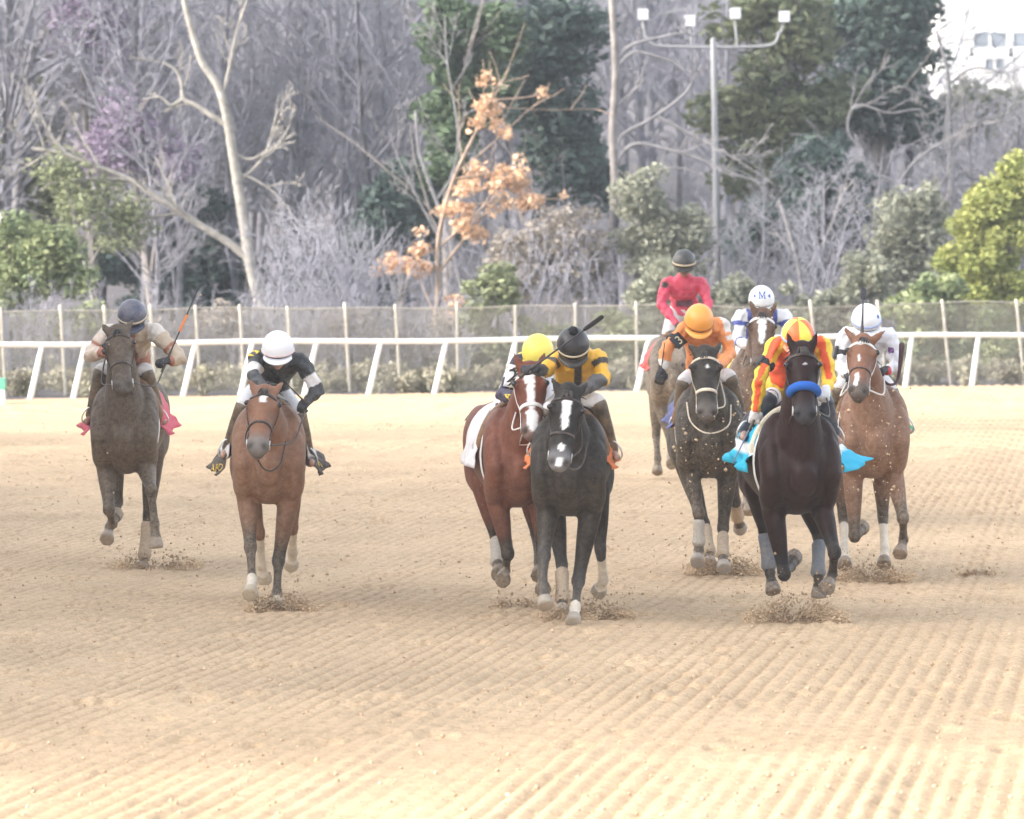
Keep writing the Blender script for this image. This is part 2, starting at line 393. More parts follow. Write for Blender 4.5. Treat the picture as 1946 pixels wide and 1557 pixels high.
    put('browband', *ringpts(lambda u: .17 - .05 * math.sin(u * math.pi), -12, 192, 30), s.get('brw', .022), .006, s.get('brm', bm_), root)
    for q in (-1, 1):
        P, Nr = [], []
        for i in range(16):
            t = .16 + .70 * i / 15; c0 = hp(0, t, .0 - .06 * (1 - abs(2 * i / 15 - .9))); h, no = cast(tree, c0 + lat * q * .5, -lat * q, .5)
            if h is not None: P.append(h + lat * q * .003); Nr.append(lat * q)
        put('cheek_strap', P, Nr, .020, .005, bm_, root)
        bc = hp(q * .086, .87, -.02)
        th = np.linspace(0, 2 * math.pi, 17); tube('bit_ring', [bc + (a * math.cos(x) + nn * math.sin(x)) * .034 for x in th], .005, METAL, root, 1, 6)
        s['bit%d' % q] = bc
    if s.get('roll'):
        P = []
        for i in range(25):
            an = R(-28 + 236 * i / 24); dr = lat * math.cos(an) + nn * math.sin(an)
            h, no = cast(tree, hp(0, .60, -.02) + dr * .5, -dr, .5); P.append(h + dr * .016 if h is not None else hp(0, .6, 0))
        P = np.array(P); rr = np.full(len(P), .034); rr[:3] = (.012, .022, .030); rr[-3:] = (.030, .022, .012)
        tube('shadow_roll', P, rr, s['roll'], root, 2, 14, side=a)
    # mane and tail
    mv = Vol(); rg = random.Random(s['cx'])
    for i in range(46):
        t = i / 45; p0 = hp(0, .0, .0) * (1 - t) + crest * t + arr(0, 0, .10 * math.sin(t * 3.1)); q = 1 if rg.random() < .5 else -1
        back = arr(rg.uniform(-.05, .05) + q * .05, rg.uniform(.10, .20), rg.uniform(-.02, .09))
        mv.loft([p0, p0 + back * .5 + arr(0, 0, .02), p0 + back + arr(q * .03, .03, -.05)], [.012, .010, .002], None, n=5, k=2)
    for i in range(9):
        l = rg.uniform(-.03, .03); mv.loft([hp(l * .6, -.02, .04), hp(l, .04, .085), hp(l * 1.6, .13, .088)], [.010, .010, .003], None, n=5, k=2)
    link('mane', mv.mesh('mane'), root, s.get('hair', HAIRD))
    tv = Vol()
    for i in range(26):
        l = rg.uniform(-.05, .05); p0 = bp(l * .5, 1.5, 1.42); tv.loft([p0, bp(l, 1.72, 1.46), bp(l * 2.2, 2.05, 1.42 + rg.uniform(-.05, .05)), bp(l * 3, 2.35, 1.32 + rg.uniform(-.08, .08))], [.02, .022, .016, .003], None, n=5, k=2)
    link('tail', tv.mesh('tail'), root, s.get('hair', HAIRD))
    # leg wraps
    for key, (mt, t0, t1) in s.get('wraps', {}).items():
        e, k, f, h = legs[key]; A_ = k + (f - k) * t0; B_ = k + (f - k) * t1; wv = Vol(); big = .007
        rs = [.044, .042, .041, .044, .051] if key[0] == 'F' else [.048, .045, .043, .046, .054]
        wv.loft([A_ + (B_ - A_) * u for u in (0, .25, .5, .75, 1)], [x + big for x in rs], [x + .006 + big for x in rs], xa, 14, 3)
        link('leg_wrap', wv.mesh('leg_wrap'), root, mt)
    # saddle cloth, saddle, girth
    flL, flR = s.get('flare', (.05, .05)); y0, y1 = s.get('cloth_y', (.28, .92)); amax = s.get('cloth_a', 104)
    ni, nj = 15, 45; G = np.zeros((ni, nj, 3))
    for i in range(ni):
        u = i / (ni - 1); y = y0 + (y1 - y0) * u
        for j in range(nj):
            an = R(-amax + 2 * amax * j / (nj - 1)); ah = max(-R(82), min(R(82), an)); drop = abs(an - ah) * .34; dr = unit(xa * math.sin(ah) + arr(0, 0, math.cos(ah))); c0 = bp(0, y, 1.22)
            h, no = cast(tree, c0 + dr * .9, -dr, .9)
            if h is None: h = c0 + dr * .33
            low = max(0, abs(an) / R(amax) - .55) / .45; fl = flL if an < 0 else flR
            wav = (math.sin(u * 8 + j * .7 + s['cx']) * .026 + math.sin(u * 17 - j * 1.3) * .014 + math.sin(u * 29 + j * 2.1) * .006) * low * s.get('crumple', 1.0)
            G[i, j] = h - arr(0, 0, drop) + dr * (.014 + wav + .25 * drop) + xa * math.copysign(1, an) * fl * low ** 1.3 * (.30 + .70 * u) + arr(0, .25 * fl * low * u, s.get('cloth_lift', .05) * low * u)
    Vc = np.vstack([G.reshape(-1, 3), (G * 1).reshape(-1, 3)]); off = ni * nj
    nrm = np.cross(np.gradient(G, axis=1), np.gradient(G, axis=0)); nrm /= np.linalg.norm(nrm, axis=2)[:, :, None] + 1e-9
    if nrm[ni // 2, nj // 2, 2] < 0: nrm = -nrm
    Vc[:off] += nrm.reshape(-1, 3) * .004; Vc[off:] -= nrm.reshape(-1, 3) * .003
    F = []
    for i in range(ni - 1):
        for j in range(nj - 1):
            A_ = i * nj + j; F.append([A_, A_ + 1, A_ + nj + 1, A_ + nj]); F.append([off + A_ + nj, off + A_ + nj + 1, off + A_ + 1, off + A_])
    for i in range(ni - 1):
        for j in (0, nj - 1): A_ = i * nj + j; F.append([A_, A_ + nj, off + A_ + nj, off + A_] if j == 0 else [off + A_, off + A_ + nj, A_ + nj, A_])
    for j in range(nj - 1):
        for i in (0, ni - 1): A_ = i * nj + j; F.append([off + A_, off + A_ + 1, A_ + 1, A_] if i == 0 else [A_, A_ + 1, off + A_ + 1, off + A_])
    cm = mesh('saddle_cloth', Vc, F)
    CC = np.tile(np.array(s['cloth']), (2 * off, 1)).reshape(2, ni, nj, 3)
    if s.get('cloth_stripe'):
        c, j0, j1 = s['cloth_stripe']; CC[:, :, j0:j1] = c; CC[:, :, nj - j1:nj - j0] = c
    setcol(cm, np.column_stack([CC.reshape(-1, 3), np.full(2 * off, s.get('clothdust', .35))]))
    cl = link('saddle_cloth', cm, root, CLOTH); s['clothG'] = G
    sv = Vol(); sv.loft([bp(0, .20, 1.63), bp(0, .42, 1.60), bp(0, .66, 1.60)], [.09, .14, .12], [.025, .03, .035], xa, 12)
    for q in (-1, 1): sv.loft([bp(q * .13, .36, 1.58), bp(q * .235, .34, 1.42), bp(q * .27, .36, 1.28)], [.03, .016, .012], [.14, .13, .08], xa, 10)
    link('saddle', sv.mesh('saddle'), root, LEATH)
    P, Nr = [], []
    for i in range(40):
        an = R(-150 + 300 * i / 39 + 180); dr = unit(xa * math.sin(an) + arr(0, 0, math.cos(an))); h, no = cast(tree, bp(0, .22, 1.2), dr, .9)
        if h is not None: P.append(h + dr * .004); Nr.append(dr)
    put('girth', P, Nr, .09, .006, s.get('girthm', WHITEL), root)
    P = []
    for i in range(31):
        an = R(-84 + 168 * i / 30); dr = unit(xa * math.sin(an) + arr(0, 0, math.cos(an))); y = .20 + .05 * abs(math.sin(an)); h, no = cast(tree, bp(0, y, 1.24) + dr * .9, -dr, .9)
        if h is not None: P.append(h + dr * .018)
    P = np.array(P); rr = np.full(len(P), .024); rr[0] = rr[-1] = .012
    tube('saddle_pad', P, rr, s.get('padm', TANLE), root, 1, 10, side=(0, 1, 0)); s['cloth_tree'] = bvh(cm)
    return s

# ------------------------------------------------------------------ riders
def fist(v, c, fd, up, sd, s=1.0, dr=0.0):
    fd = unit(fd); up = unit(up - fd * fd.dot(up)); lt = np.cross(fd, up) * sd
    v.ell(c, (.040 * s, .046 * s, .021 * s), np.array([lt, fd, up]))
    for i, (o, ln) in enumerate(((-.030, .85), (-.011, 1.0), (.010, .95), (.030, .75))):
        k = c + fd * .040 * s + lt * o * s; p1 = k + (fd * .022 - up * .012) * ln * s; p2 = p1 + (-up * .030 + fd * .002) * ln * s; p3 = p2 + (-fd * .026 - up * .004) * ln * s
        v.loft([k - fd * .02 * s, k, p1, p2, p3], [(.0095 + dr) * s] * 3 + [(.009 + dr) * s, (.008 + dr) * s], None, lt, 8, 2)
    b = c - lt * .036 * s - fd * .012 * s
    v.loft([b, b + (fd * .028 - up * .014 - lt * .010) * s, b + (fd * .046 - up * .034 + lt * .012) * s], [(.013 + dr) * s, (.0115 + dr) * s, (.009 + dr) * s], None, lt, 8, 2)
def make_rider(s, h):
    d, r0 = h['d'], h['r0']; L = h['L']; g = s
    root = empty('person', r0); tag(root, s['label'], 'person', 'jockeys riding in the race'); s['root'] = root
    yl = dict(head=.02, sh=.17, el=.12, hand=-.12, hip=.74, knee=.24, foot=.50); yl.update(s.get('yl', {}))
    HC = L(*s['head'], yl['head'])
    SL, SR = L(*s['shL'], yl.get('shL', yl['sh'])), L(*s['shR'], yl.get('shR', yl['sh']))
    EL, ER = L(*s['elL'], yl.get('elL', yl['el'])), L(*s['elR'], yl.get('elR', yl['el']))
    HL, HR = L(*s['haL'], yl.get('haL', yl['hand'])), L(*s['haR'], yl.get('haR', yl['hand']))
    hip = h['bp'](0, 0, 0) + L(*s['hip'], yl['hip']) if 'hip' in s else h['bp'](0, yl['hip'], 1.64)
    KL, KR = L(*s['knL'], yl.get('knL', yl['knee'])), L(*s['knR'], yl.get('knR', yl['knee']))
    TL, TR = L(*s['ftL'], yl.get('ftL', yl['foot'])), L(*s['ftR'], yl.get('ftR', yl['foot']))
    xs = unit(SR - SL); ch = (SL + SR) / 2; p = R(s.get('pitch', 24)); rl = s.get('roll', 0.0); tw = s.get('turn', 0.0)
    f = unit(arr(tw, -math.cos(p), -math.sin(p))); lat = unit(arr(math.cos(R(rl)), 0, -math.sin(R(rl))) - f * f.dot(arr(math.cos(R(rl)), 0, -math.sin(R(rl))))); u = unit(np.cross(lat, f))
    if u[2] < 0: u = -u
    B = np.array([lat, f, u]); nk = HC - u * .10 - f * .03
    wr = lambda e, w: w - unit(w - e) * .045
    WL, WR = wr(EL, HL), wr(ER, HR)
    hs = .095
    hipL, hipR = hip - xs * hs, hip + xs * hs
    bk = unit(np.cross(xs, hip - ch)); bk = bk if bk[2] > 0 else -bk
    mid = (hip + ch) / 2 + bk * .05
    def torso(v, k, lo=0.0):
        v.loft([hip, hip * .66 + mid * .34, mid, mid * .45 + ch * .55, ch, ch * .35 + nk * .65], [.150 * k, .142 * k, .142 * k, .165 * k, .155 * k, .075 * k], [.115 * k, .105 * k, .102 * k, .118 * k, .098 * k, .065 * k], xs, 18)
    def arm(v, S, E, Wp, k, pad=0.0, wrist=True):
        v.ell(S, (.062 * k + pad,) * 3)
        v.loft([ch * .5 + S * .5, S, S * .5 + E * .5, E], [.07 * k, .058 * k + pad, .05 * k + pad, .043 * k + pad], None, (0, 1, .2), 14)
        v.loft([E, E * .65 + Wp * .35, Wp], [.043 * k + pad, .043 * k + pad, .028 * k + pad * .9], None, (0, 1, .2), 12)
    def leg(v, H, K, A, k):
        v.loft([H, H * .5 + K * .5, K], [.092 * k, .078 * k, .056 * k], None, (0, 1, .2), 14)
        v.loft([K, K * .7 + A * .3, A], [.053 * k, .052 * k, .034 * k], None, (0, 1, .2), 12)
    def toes(A, sd): return A + arr(sd * .025, -.17, -.045), A + arr(0, .045, -.05)
    body = Vol()
    torso(body, .86)
    for S, E, Wp in ((SL, EL, WL), (SR, ER, WR)): arm(body, S, E, Wp, .80)
    for H_, K, A, sd in ((hipL, KL, TL, -1), (hipR, KR, TR, 1)):
        leg(body, H_, K, A, .84); t, hl = toes(A, sd); body.loft([A, hl * .5 + A * .5 + arr(0, -.03, 0), t], [.032, .034, .026], None, (1, 0, 0), 10)
    body.loft([ch, ch * .4 + nk * .6, HC - u * .05], [.07, .055, .05], None, xs, 12)
    body.ell(HC, (.076, .094, .108), B, 18, 14); body.ell(HC - u * .075 + f * .022, (.056, .066, .060), B)
    body.ell(HC - u * .118 + f * .062, (.024, .022, .018), B)                       # chin
    body.loft([HC + f * .088 + u * .005, HC + f * .110 - u * .040, HC + f * .100 - u * .052], [.009, .016, .017], None, lat, 8)   # nose
    body.ell(HC - u * .078 + f * .083, (.023, .010, .007), B); body.ell(HC - u * .090 + f * .081, (.021, .010, .007), B)      # lips
    for q in (-1, 1):
        body.ell(HC + lat * q * .042 - u * .042 + f * .068, (.022, .02, .02), B); body.ell(HC + lat * q * .033 + u * .010 + f * .085, (.026, .012, .010), B)
        body.ell(HC + lat * q * .080 - u * .028 - f * .008, (.010, .022, .033), B)
    ups = {}
    for S, E, Hd, sd, key in ((SL, EL, HL, -1, 'L'), (SR, ER, HR, 1, 'R')):
        fd = unit(Hd - E); upv = unit(arr(0, -.35, 1.0)) if abs(fd[2]) < .8 else arr(0, -1., .2); ups[key] = (fd, upv)
        fist(body, Hd, fd, upv, -sd)
    bm = body.remesh('body', .0105, 1, .5); V = coords(bm)
    sk = np.tile(np.array(s.get('skin', (.46, .27, .19))), (len(V), 1)); rel = V - HC; fu, ff, fl = rel @ u, rel @ f, rel @ lat
    w = (np.abs(fu + .084) < .012) & (ff > .06) & (np.abs(fl) < .026); sk[w] *= (.8, .5, .5)
    w = (np.linalg.norm(np.abs(fl)[:, None] - .033, axis=1) < .014) & (np.abs(fu + .006) < .010) & (ff > .06); sk[w] *= .25
    setcol(bm, np.column_stack([sk, np.full(len(V), .25)])); link('body', bm, root, SKIN)
    # jacket
    jv = Vol(); pad = s.get('pad', .010); torso(jv, 1.06)
    for S, E, Wp in ((SL, EL, WL), (SR, ER, WR)): arm(jv, S, E, Wp, 1.0, pad)
    jm = jv.remesh('silks', .0118, 2, .5); V = coords(jm)
    nv = np.empty(len(V) * 3, np.float32); jm.vertices.foreach_get('normal', nv); nv = nv.reshape(-1, 3); wq = V + .03 * np.sin(V[:, [1, 2, 0]] * 17)
    rip = np.sin(wq @ arr(31, 22, 47)) + .8 * np.sin(wq @ arr(-52, 18, 33) + 1) + .7 * np.sin(wq @ arr(24, -40, 61) + 2) + .5 * np.sin(wq @ arr(80, 30, -44))
    V += nv * (.0048 * rip)[:, None]; jm.vertices.foreach_set('co', V.astype(np.float32).ravel()); jm.update()
    segs = [(hip, ch, .12), (SL, EL, .055), (EL, WL, .045), (SR, ER, .055), (ER, WR, .045)]
    D = np.array([segd(V, a, b)[0] - r for a, b, r in segs]); T = np.array([segd(V, a, b)[1] for a, b, r in segs]); seg = D.argmin(0)
    ti = T[seg, np.arange(len(V))]; ang = np.zeros(len(V))
    for i, (a, b, r) in enumerate(segs):
        w = seg == i; ax = unit(b - a); ref = arr(0, -1, .25); ref = unit(ref - ax * ax.dot(ref)); o2 = np.cross(ax, ref)
        if o2[0] < 0: o2 = -o2
        q = V[w] - a; ang[w] = np.degrees(np.arctan2(q @ o2, q @ ref))
    Cj = np.array(s['silks'](seg, ti, ang, (V - ch) @ xs, V[:, 2] - ch[2]), float); setcol(jm, np.column_stack([Cj, np.full(len(V), s.get('silkdust', .18))]))
    jo = link('silks', jm, root, SILK); jt = bvh(jm); s['jt'] = jt
    # breeches
    bv = Vol(); bv.ell(hip - unit(hip - ch) * -.03, (.155, .14, .13), np.array([xs, unit(hip - ch), bk]), 18, 12)
    bv.loft([hip, hip * .75 + mid * .25], [.152, .146], [.12, .11], xs, 16)
    for H_, K, A in ((hipL, KL, TL), (hipR, KR, TR)):
        bv.loft([H_, H_ * .5 + K * .5, K, K * .94 + A * .06], [.092, .080, .064, .057], None, (0, 1, .2), 16)
    pm = bv.remesh('breeches', .0145, 3, .5); V = coords(pm)
    setcol(pm, np.column_stack([np.tile(np.array(s.get('breech', (.76, .75, .76))), (len(V), 1)), np.full(len(V), s.get('pantdust', .3))])); link('breeches', pm, root, CLOTH)
    # boots
    for K, A, sd in ((KL, TL, -1), (KR, TR, 1)):
        t, hl = toes(A, sd); v = Vol()
        top = K * .97 + A * .03 + unit(K - hip) * .012
        v.loft([top, K * .8 + A * .2, K * .5 + A * .5, A + (K - A) * .12, A], [.064, .064, .058, .046, .047], None, (0, 1, .2), 14)
        v.loft([hl, A * .5 + t * .5 + arr(0, 0, -.022), t], [.036, .041, .030], [.036, .034, .022], (1, 0, 0), 12)
        bo = link('boot', v.remesh('boot', .012, 2), root, s.get('bootm', BOOTM))
        sp = Vol(); pts = [A + arr(sd * .0, -.09 + .0, -.055) + arr(x, 0, z) for x, z in ((-.06, 0), (-.065, .05), (-.03, .11), (.0, .13), (.03, .11), (.065, .05), (.06, 0), (0, -.008), (-.06, 0))]
        sp.loft(pts, [.007], None, (0, 1, 0), 6, 2); link('stirrup', sp.mesh('stirrup'), root, METAL)
    # gloves
    for E, Hd, sd, key in ((EL, HL, -1, 'L'), (ER, HR, 1, 'R')):
        gm = s.get('glove' + key, s.get('glove'))
        if gm is None: continue
        v = Vol(); fd, upv = ups[key]; fist(v, Hd, fd, upv, -sd, 1.10, .0015); Wp = wr(E, Hd); v.loft([Wp - fd * .03, Wp, Hd - fd * .02], [.036, .033, .034], None, (0, 1, .2), 12)
        link('glove', v.remesh('glove', .0058, 1), root, gm)
    # helmet
    hv = []; nth, nph = 13, 48; ra = (.122, .142, .130)
    HB = HC + u * .022 - f * .004; Ch = []; hc = s['helmet']
    for i in range(nth):
        th = R(3 + 101 * i / (nth - 1))
        for j in range(nph):
            ph = 2 * math.pi * j / nph; x, y, z = math.sin(th) * math.cos(ph), math.sin(th) * math.sin(ph), math.cos(th)
            rim = 1.0 + (.02 if i >= nth - 2 else 0)
            hv.append(HB + lat * x * ra[0] * rim + f * y * ra[1] * rim + u * z * ra[2]); c = hc(x, y, z, i / (nth - 1)) if callable(hc) else hc; Ch.append(c)
    hf = [list(range(nph))]
    for i in range(nth - 1):
        for j in range(nph): hf.append([i * nph + j, (i + 1) * nph + j, (i + 1) * nph + (j + 1) % nph, i * nph + (j + 1) % nph])
    n0 = len(hv)
    for j in range(nph): hv.append(HB + (np.array(hv[(nth - 1) * nph + j]) - HB) * .90); Ch.append((.02, .02, .02))
    for j in range(nph): hf.append([(nth - 1) * nph + j, n0 + j, n0 + (j + 1) % nph, (nth - 1) * nph + (j + 1) % nph])
    hf.append(list(range(n0, n0 + nph))[::-1])
    hm = mesh('helmet', hv, hf); setcol(hm, np.column_stack([np.array(Ch), np.full(len(hv), s.get('helmdust', .15))])); ho = link('helmet', hm, root, SHELL)
    ht = bvh(hm); s['ht'] = ht; s['HB'], s['hf'], s['hu'], s['hlat'] = HB, f, u, lat
    # peak
    pv, pf = [], []; m = 17
    for i in range(m):
        an = R(-62 + 124 * i / (m - 1)); ca, sa = math.cos(an), math.sin(an)
        pk_ = s.get('peakk', 1.0); z0 = -.030 - .012 * ca; base = HB + lat * sa * .120 + f * ca * .140 + u * z0; out = HB + lat * sa * .128 + f * (ca * .140 + .050 * pk_ * ca ** 1.2) + u * (z0 - .016 - .012 * ca)
        pv += [base + u * .004, out + u * .002, out - u * .004, base - u * .006]
    for i in range(m - 1):
        for j in range(4): pf.append([i * 4 + j, i * 4 + 4 + j, i * 4 + 4 + (j + 1) % 4, i * 4 + (j + 1) % 4])
    pf += [[0, 1, 2, 3], [(m - 1) * 4 + x for x in (3, 2, 1, 0)]]
    pk = mesh('helmet_peak', pv, pf); setcol(pk, np.column_stack([np.tile(np.array(s.get('peak', hc if not callable(hc) else (.5, .2, .1))), (len(pv), 1)), np.full(len(pv), .15)])); link('helmet_peak', pk, root, SHELL)
    # band and goggles
    def band(name, t0, z, w, th_, mat, a0=-180, a1=180, off=.004):
        P, Nr = [], []
        for i in range(41):
            an = R(a0 + (a1 - a0) * i / 40); dr = lat * math.sin(an) + f * math.cos(an); hh, no = cast(ht, HB + u * z + dr * .4, -dr, .4)
            if hh is not None: P.append(hh + dr * (off - .003)); Nr.append(dr)
        V_, F_ = strap(P, Nr, w, th_); return link(name, mesh(name, V_, F_), root, mat)
    if s.get('band'): band('helmet_band', 0, s.get('bandz', -.020), s.get('bandw', .016), .005, s['band'])
    gz = s.get('gogz', -.010); gv, gf = [], []
    for i in range(21):
        an = R(-72 + 144 * i / 20); ca, sa = math.cos(an), math.sin(an); rr = .098 + .006 * math.cos(an * 4)
        hgt = .026 - .008 * (1 - abs(math.sin(an)) * 2 if abs(sa) < .15 else 0)
        c0 = HC + u * gz + lat * sa * .086 + f * (ca * (rr + .006))
        dr = unit(lat * sa + f * ca)
        gv += [c0 + u * hgt - dr * .010, c0 + u * hgt * .8 + dr * .012, c0 - u * hgt * .8 + dr * .012, c0 - u * hgt - dr * .010]
    for i in range(20):
        for j in range(4): gf.append([i * 4 + j, i * 4 + 4 + j, i * 4 + 4 + (j + 1) % 4, i * 4 + (j + 1) % 4])
    gf += [[0, 1, 2, 3], [80 + x for x in (3, 2, 1, 0)]]
    link('goggles', mesh('goggles', gv, gf), root, s.get('goggles', LENS))
    if s.get('strap'): band('goggle_strap', 0, -.002, .018, .004, s['strap'])
    # reins from bit to hands
    for q, Hd in ((-1, HL), (1, HR)):
        if s.get('norein', 0) == q: continue
        b0 = h['bit%d' % q]; sag = s.get('sag', .10); neckx = .13 * q
        m1 = b0 * .6 + Hd * .4 + arr(neckx * .5, 0, -sag); m2 = b0 * .25 + Hd * .75 + arr(neckx * .3, 0, -sag * .6)
        tube('rein', [b0, m1, m2, Hd + arr(0, 0, -.02)], .0065, h.get('reinm', h.get('bridle', LEATH)), h['root'], 6, 6)
    if 'loop' in s:      # slack of the reins hanging under the head
        tube('rein', [L(x, y, z) for x, y, z in s['loop']], .0065, h.get('reinm', h.get('bridle', LEATH)), h['root'], 6, 6)
    s.update(HLp=HL, HRp=HR, ELp=EL, ERp=ER, SLp=SL, SRp=SR, xs=xs, ch=ch, L=L, d=d, r0=r0)
    return s
def whip(label, r, a, b, ya, yb, mat=None, flap=True, bandc=None, thick=1.0):
    """a, b = photo pixels of butt and tip, ya, yb = depth offsets from the horse"""
    A, Bq = r['L'](*a, ya), r['L'](*b, yb); root = empty('riding_whip', r['r0'] + A); tag(root, label, 'whip', 'whips held by the jockeys'); D = Bq - A; o = arr(0, 0, 0)
    mt = mat or plain('whip_black', (.02, .02, .024), .5, .2, 40, .2)
    tube('shaft', [o + D * .2, D * .5, D * (.80 if flap else 1)], [.0065 * thick, .0055 * thick, .004 * thick], mt, root, 3, 8)
    tube('handle', [o - D * .02, o, D * .22], [.013 * thick, .011 * thick, .009 * thick], LEATH, root, 3, 8)
    if flap: V_, Q, e = loft_arrays([D * .76, D * .80, D * .97, D * 1.0], [.006 * thick, .015 * thick, .016 * thick, .010 * thick], [.004, .005, .005, .004], (1, .2, 0), 8, 2); link('flap', mesh('flap', V_, Q.tolist() + e), root, mt)
    if bandc: tube('grip_tape', [D * bandc[0], D * bandc[1]], .0095 * thick, bandc[2], root, 2, 8)
    return root
def decal(name, polys, centre, nrm, up, size, tree, mat, parent, off=.004):
    """flat polygons (in their own 2-D units) laid on a surface as thin raised pieces"""
    nrm = unit(nrm); up = unit(np.asarray(up) - nrm * nrm.dot(up)); rt = np.cross(up, nrm); V, F = [], []
    for poly in polys:
        i0 = len(V); top = []
        for x, y in poly:
            p = centre + rt * x * size + up * y * size; h, no = cast(tree, p + nrm * .25, -nrm, .5); h = p if h is None else h; top.append(h)
        V += [h + nrm * off for h in top] + [h - nrm * .002 for h in top]; k = len(poly)
        F.append(list(range(i0, i0 + k)))
        for i in range(k): F.append([i0 + i, i0 + k + i, i0 + k + (i + 1) % k, i0 + (i + 1) % k])
    return link(name, mesh(name, V, F, False), parent, mat)
def text_polys(txt):
    """the glyph outlines of a short text as triangles / polygons, centred, height about 1"""
    cu = bpy.data.curves.new('t', 'FONT'); cu.body = txt; cu.resolution_u = 4; o = bpy.data.objects.new('t', cu); COL.objects.link(o)
    dg = bpy.context.evaluated_depsgraph_get(); me = bpy.data.meshes.new_from_object(o.evaluated_get(dg))
    P = np.array([v.co[:2] for v in me.vertices]); c = (P.max(0) + P.min(0)) / 2; sc = 1 / (P.max(0)[1] - P.min(0)[1])
    res = [[tuple((P[i] - c) * sc) for i in f.vertices] for f in me.polygons]
    bpy.data.objects.remove(o); bpy.data.curves.remove(cu); bpy.data.meshes.remove(me); return res
def star_poly(n=5, inner=.42):
    return [[(math.sin(math.pi * i / n) * (1 if i % 2 == 0 else inner), math.cos(math.pi * i / n) * (1 if i % 2 == 0 else inner)) for i in range(2 * n)]]

def armband(r, side, t, size, tilt, bandm, platem, text=None, textm=None, face=(0, -1, .12), shift=(0, 0, 0)):
    """cloth band round the upper arm with a number plate on it"""
    S, E = (r['SLp'], r['ELp']) if side < 0 else (r['SRp'], r['ERp']); ax = unit(E - S); c = S + (E - S) * t; pf = unit(arr(*face)); ref = unit(pf - ax * ax.dot(pf)); o2 = np.cross(ax, ref)
    V, Q, e = loft_arrays([c - ax * .022, c - ax * .01, c + ax * .01, c + ax * .022], [.0635, .066, .066, .0635], None, ref, 18, 2, False)
    ab = link('armband', mesh('armband', V, Q.tolist() + e), r['root'], bandm)
    n_ = unit(ref); c2 = c + n_ * .069 + arr(*shift); up = arr(math.sin(R(tilt)), 0, math.cos(R(tilt))); up = unit(up - n_ * n_.dot(up)); rt = np.cross(up, n_); V, F = [], []
    for k in (0, -.007):
        for i in range(5):
            for j in range(5): x, y = (i / 4 - .5) * size[0], (j / 4 - .5) * size[1]; V.append(c2 + rt * x + up * y + n_ * (k - 3.2 * x * x))
    for i in range(4):
        for j in range(4): a = i * 5 + j; F.append([a, a + 1, a + 6, a + 5]); F.append([25 + a, 30 + a, 31 + a, 26 + a])
    rim = [j for j in range(5)] + [5 * i + 4 for i in range(1, 5)] + [20 + j for j in (3, 2, 1, 0)] + [5 * i for i in (3, 2, 1)]
    for a, b in zip(rim, rim[1:] + rim[:1]): F.append([a, 25 + a, 25 + b, b])
    pm = mesh('number_plate', V, F); link('number_plate', pm, ab, platem)
    if text: decal('number', text_polys(text), c2, n_, up, size[1] * .62, bvh(pm), textm, ab, .003)
# ------------------------------------------------------------------ ground
def vnoise(x, y, sc, seed):
    g = np.random.default_rng(seed).random((257, 257)); xi, yi = x / sc, y / sc; x0, y0 = np.floor(xi).astype(int), np.floor(yi).astype(int)
    fx, fy = xi - x0, yi - y0; fx, fy = fx * fx * (3 - 2 * fx), fy * fy * (3 - 2 * fy); a = lambda i, j: g[(x0 + i) % 257, (y0 + j) % 257]
    return (a(0, 0) * (1 - fx) + a(1, 0) * fx) * (1 - fy) + (a(0, 1) * (1 - fx) + a(1, 1) * fx) * fy - .5
RAILD = lambda X: 79.0 + .285 * X          # forward distance of the running rail at side offset X
def furrow_u(x, y): return x - (.16 - .012 * x) * (y - 31) - .0012 * (y - 31) ** 2
def track_h(x, y):
    u = furrow_u(x, y) + .008 * vnoise(x, y, .9, 3)
    m = np.clip(.62 + 1.3 * vnoise(x + 40, y, 3.2, 5) + .08 * (x - 0) + .9 * vnoise(furrow_u(x, y) + 30, y * .06, .38, 8), .08, 1.25)
    churn = np.exp(-((y - 43) / 7.5) ** 2) * .55; m = m * (1 - churn)
    p = (u / .135) % 1.0; rid = np.abs(p - .5) * 2; rid = rid ** 1.4
    h = .028 * m * (1 - rid) * (1 + .5 * vnoise(x, y, .25, 11))
    h += (.008 + .014 * churn) * vnoise(x, y, .22, 1) + (.008 + .012 * churn) * vnoise(x, y, .085, 2) + .05 * vnoise(x, y, 4.0, 4)
    return h
def track_furrow_shade(x, y):  # shade in the furrow valleys, with damp soil, painted as a darker tone
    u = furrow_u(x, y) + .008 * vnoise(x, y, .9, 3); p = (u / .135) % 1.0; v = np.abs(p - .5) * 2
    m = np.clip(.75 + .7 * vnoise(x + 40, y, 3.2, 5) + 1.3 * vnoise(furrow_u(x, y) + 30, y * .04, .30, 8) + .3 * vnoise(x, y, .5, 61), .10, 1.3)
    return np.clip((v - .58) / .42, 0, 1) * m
rows = [24.0]
while rows[-1] < 84.5: rows.append(rows[-1] + .034 + .0011 * max(0, rows[-1] - 24) + .00002 * (rows[-1] - 24) ** 2)
ys = np.array(rows); sx = np.linspace(-1, 1, 390)
GX = sx[None, :] * (.112 * ys[:, None] + 1.2); GY = np.repeat(ys[:, None], len(sx), 1)
GZ = track_h(GX, GY)
rg = np.random.default_rng(21)
for _ in range(420):
    y = rg.uniform(31, 66); x = rg.uniform(-.10, .10) * y; r = rg.uniform(.05, .10); i0, i1 = np.searchsorted(ys, (y - .35, y + .35))
    dd = ((GX[i0:i1] - x) / r) ** 2 + ((GY[i0:i1] - y) / (r * 1.25)) ** 2
    GZ[i0:i1] += -.030 * np.exp(-dd) + .020 * np.exp(-((np.sqrt(dd) - 1.55) / .45) ** 2) * (GY[i0:i1] > y)
FURROW_SHADE = track_furrow_shade(GX, GY)
GZ += rg.standard_normal(GZ.shape) * .0022
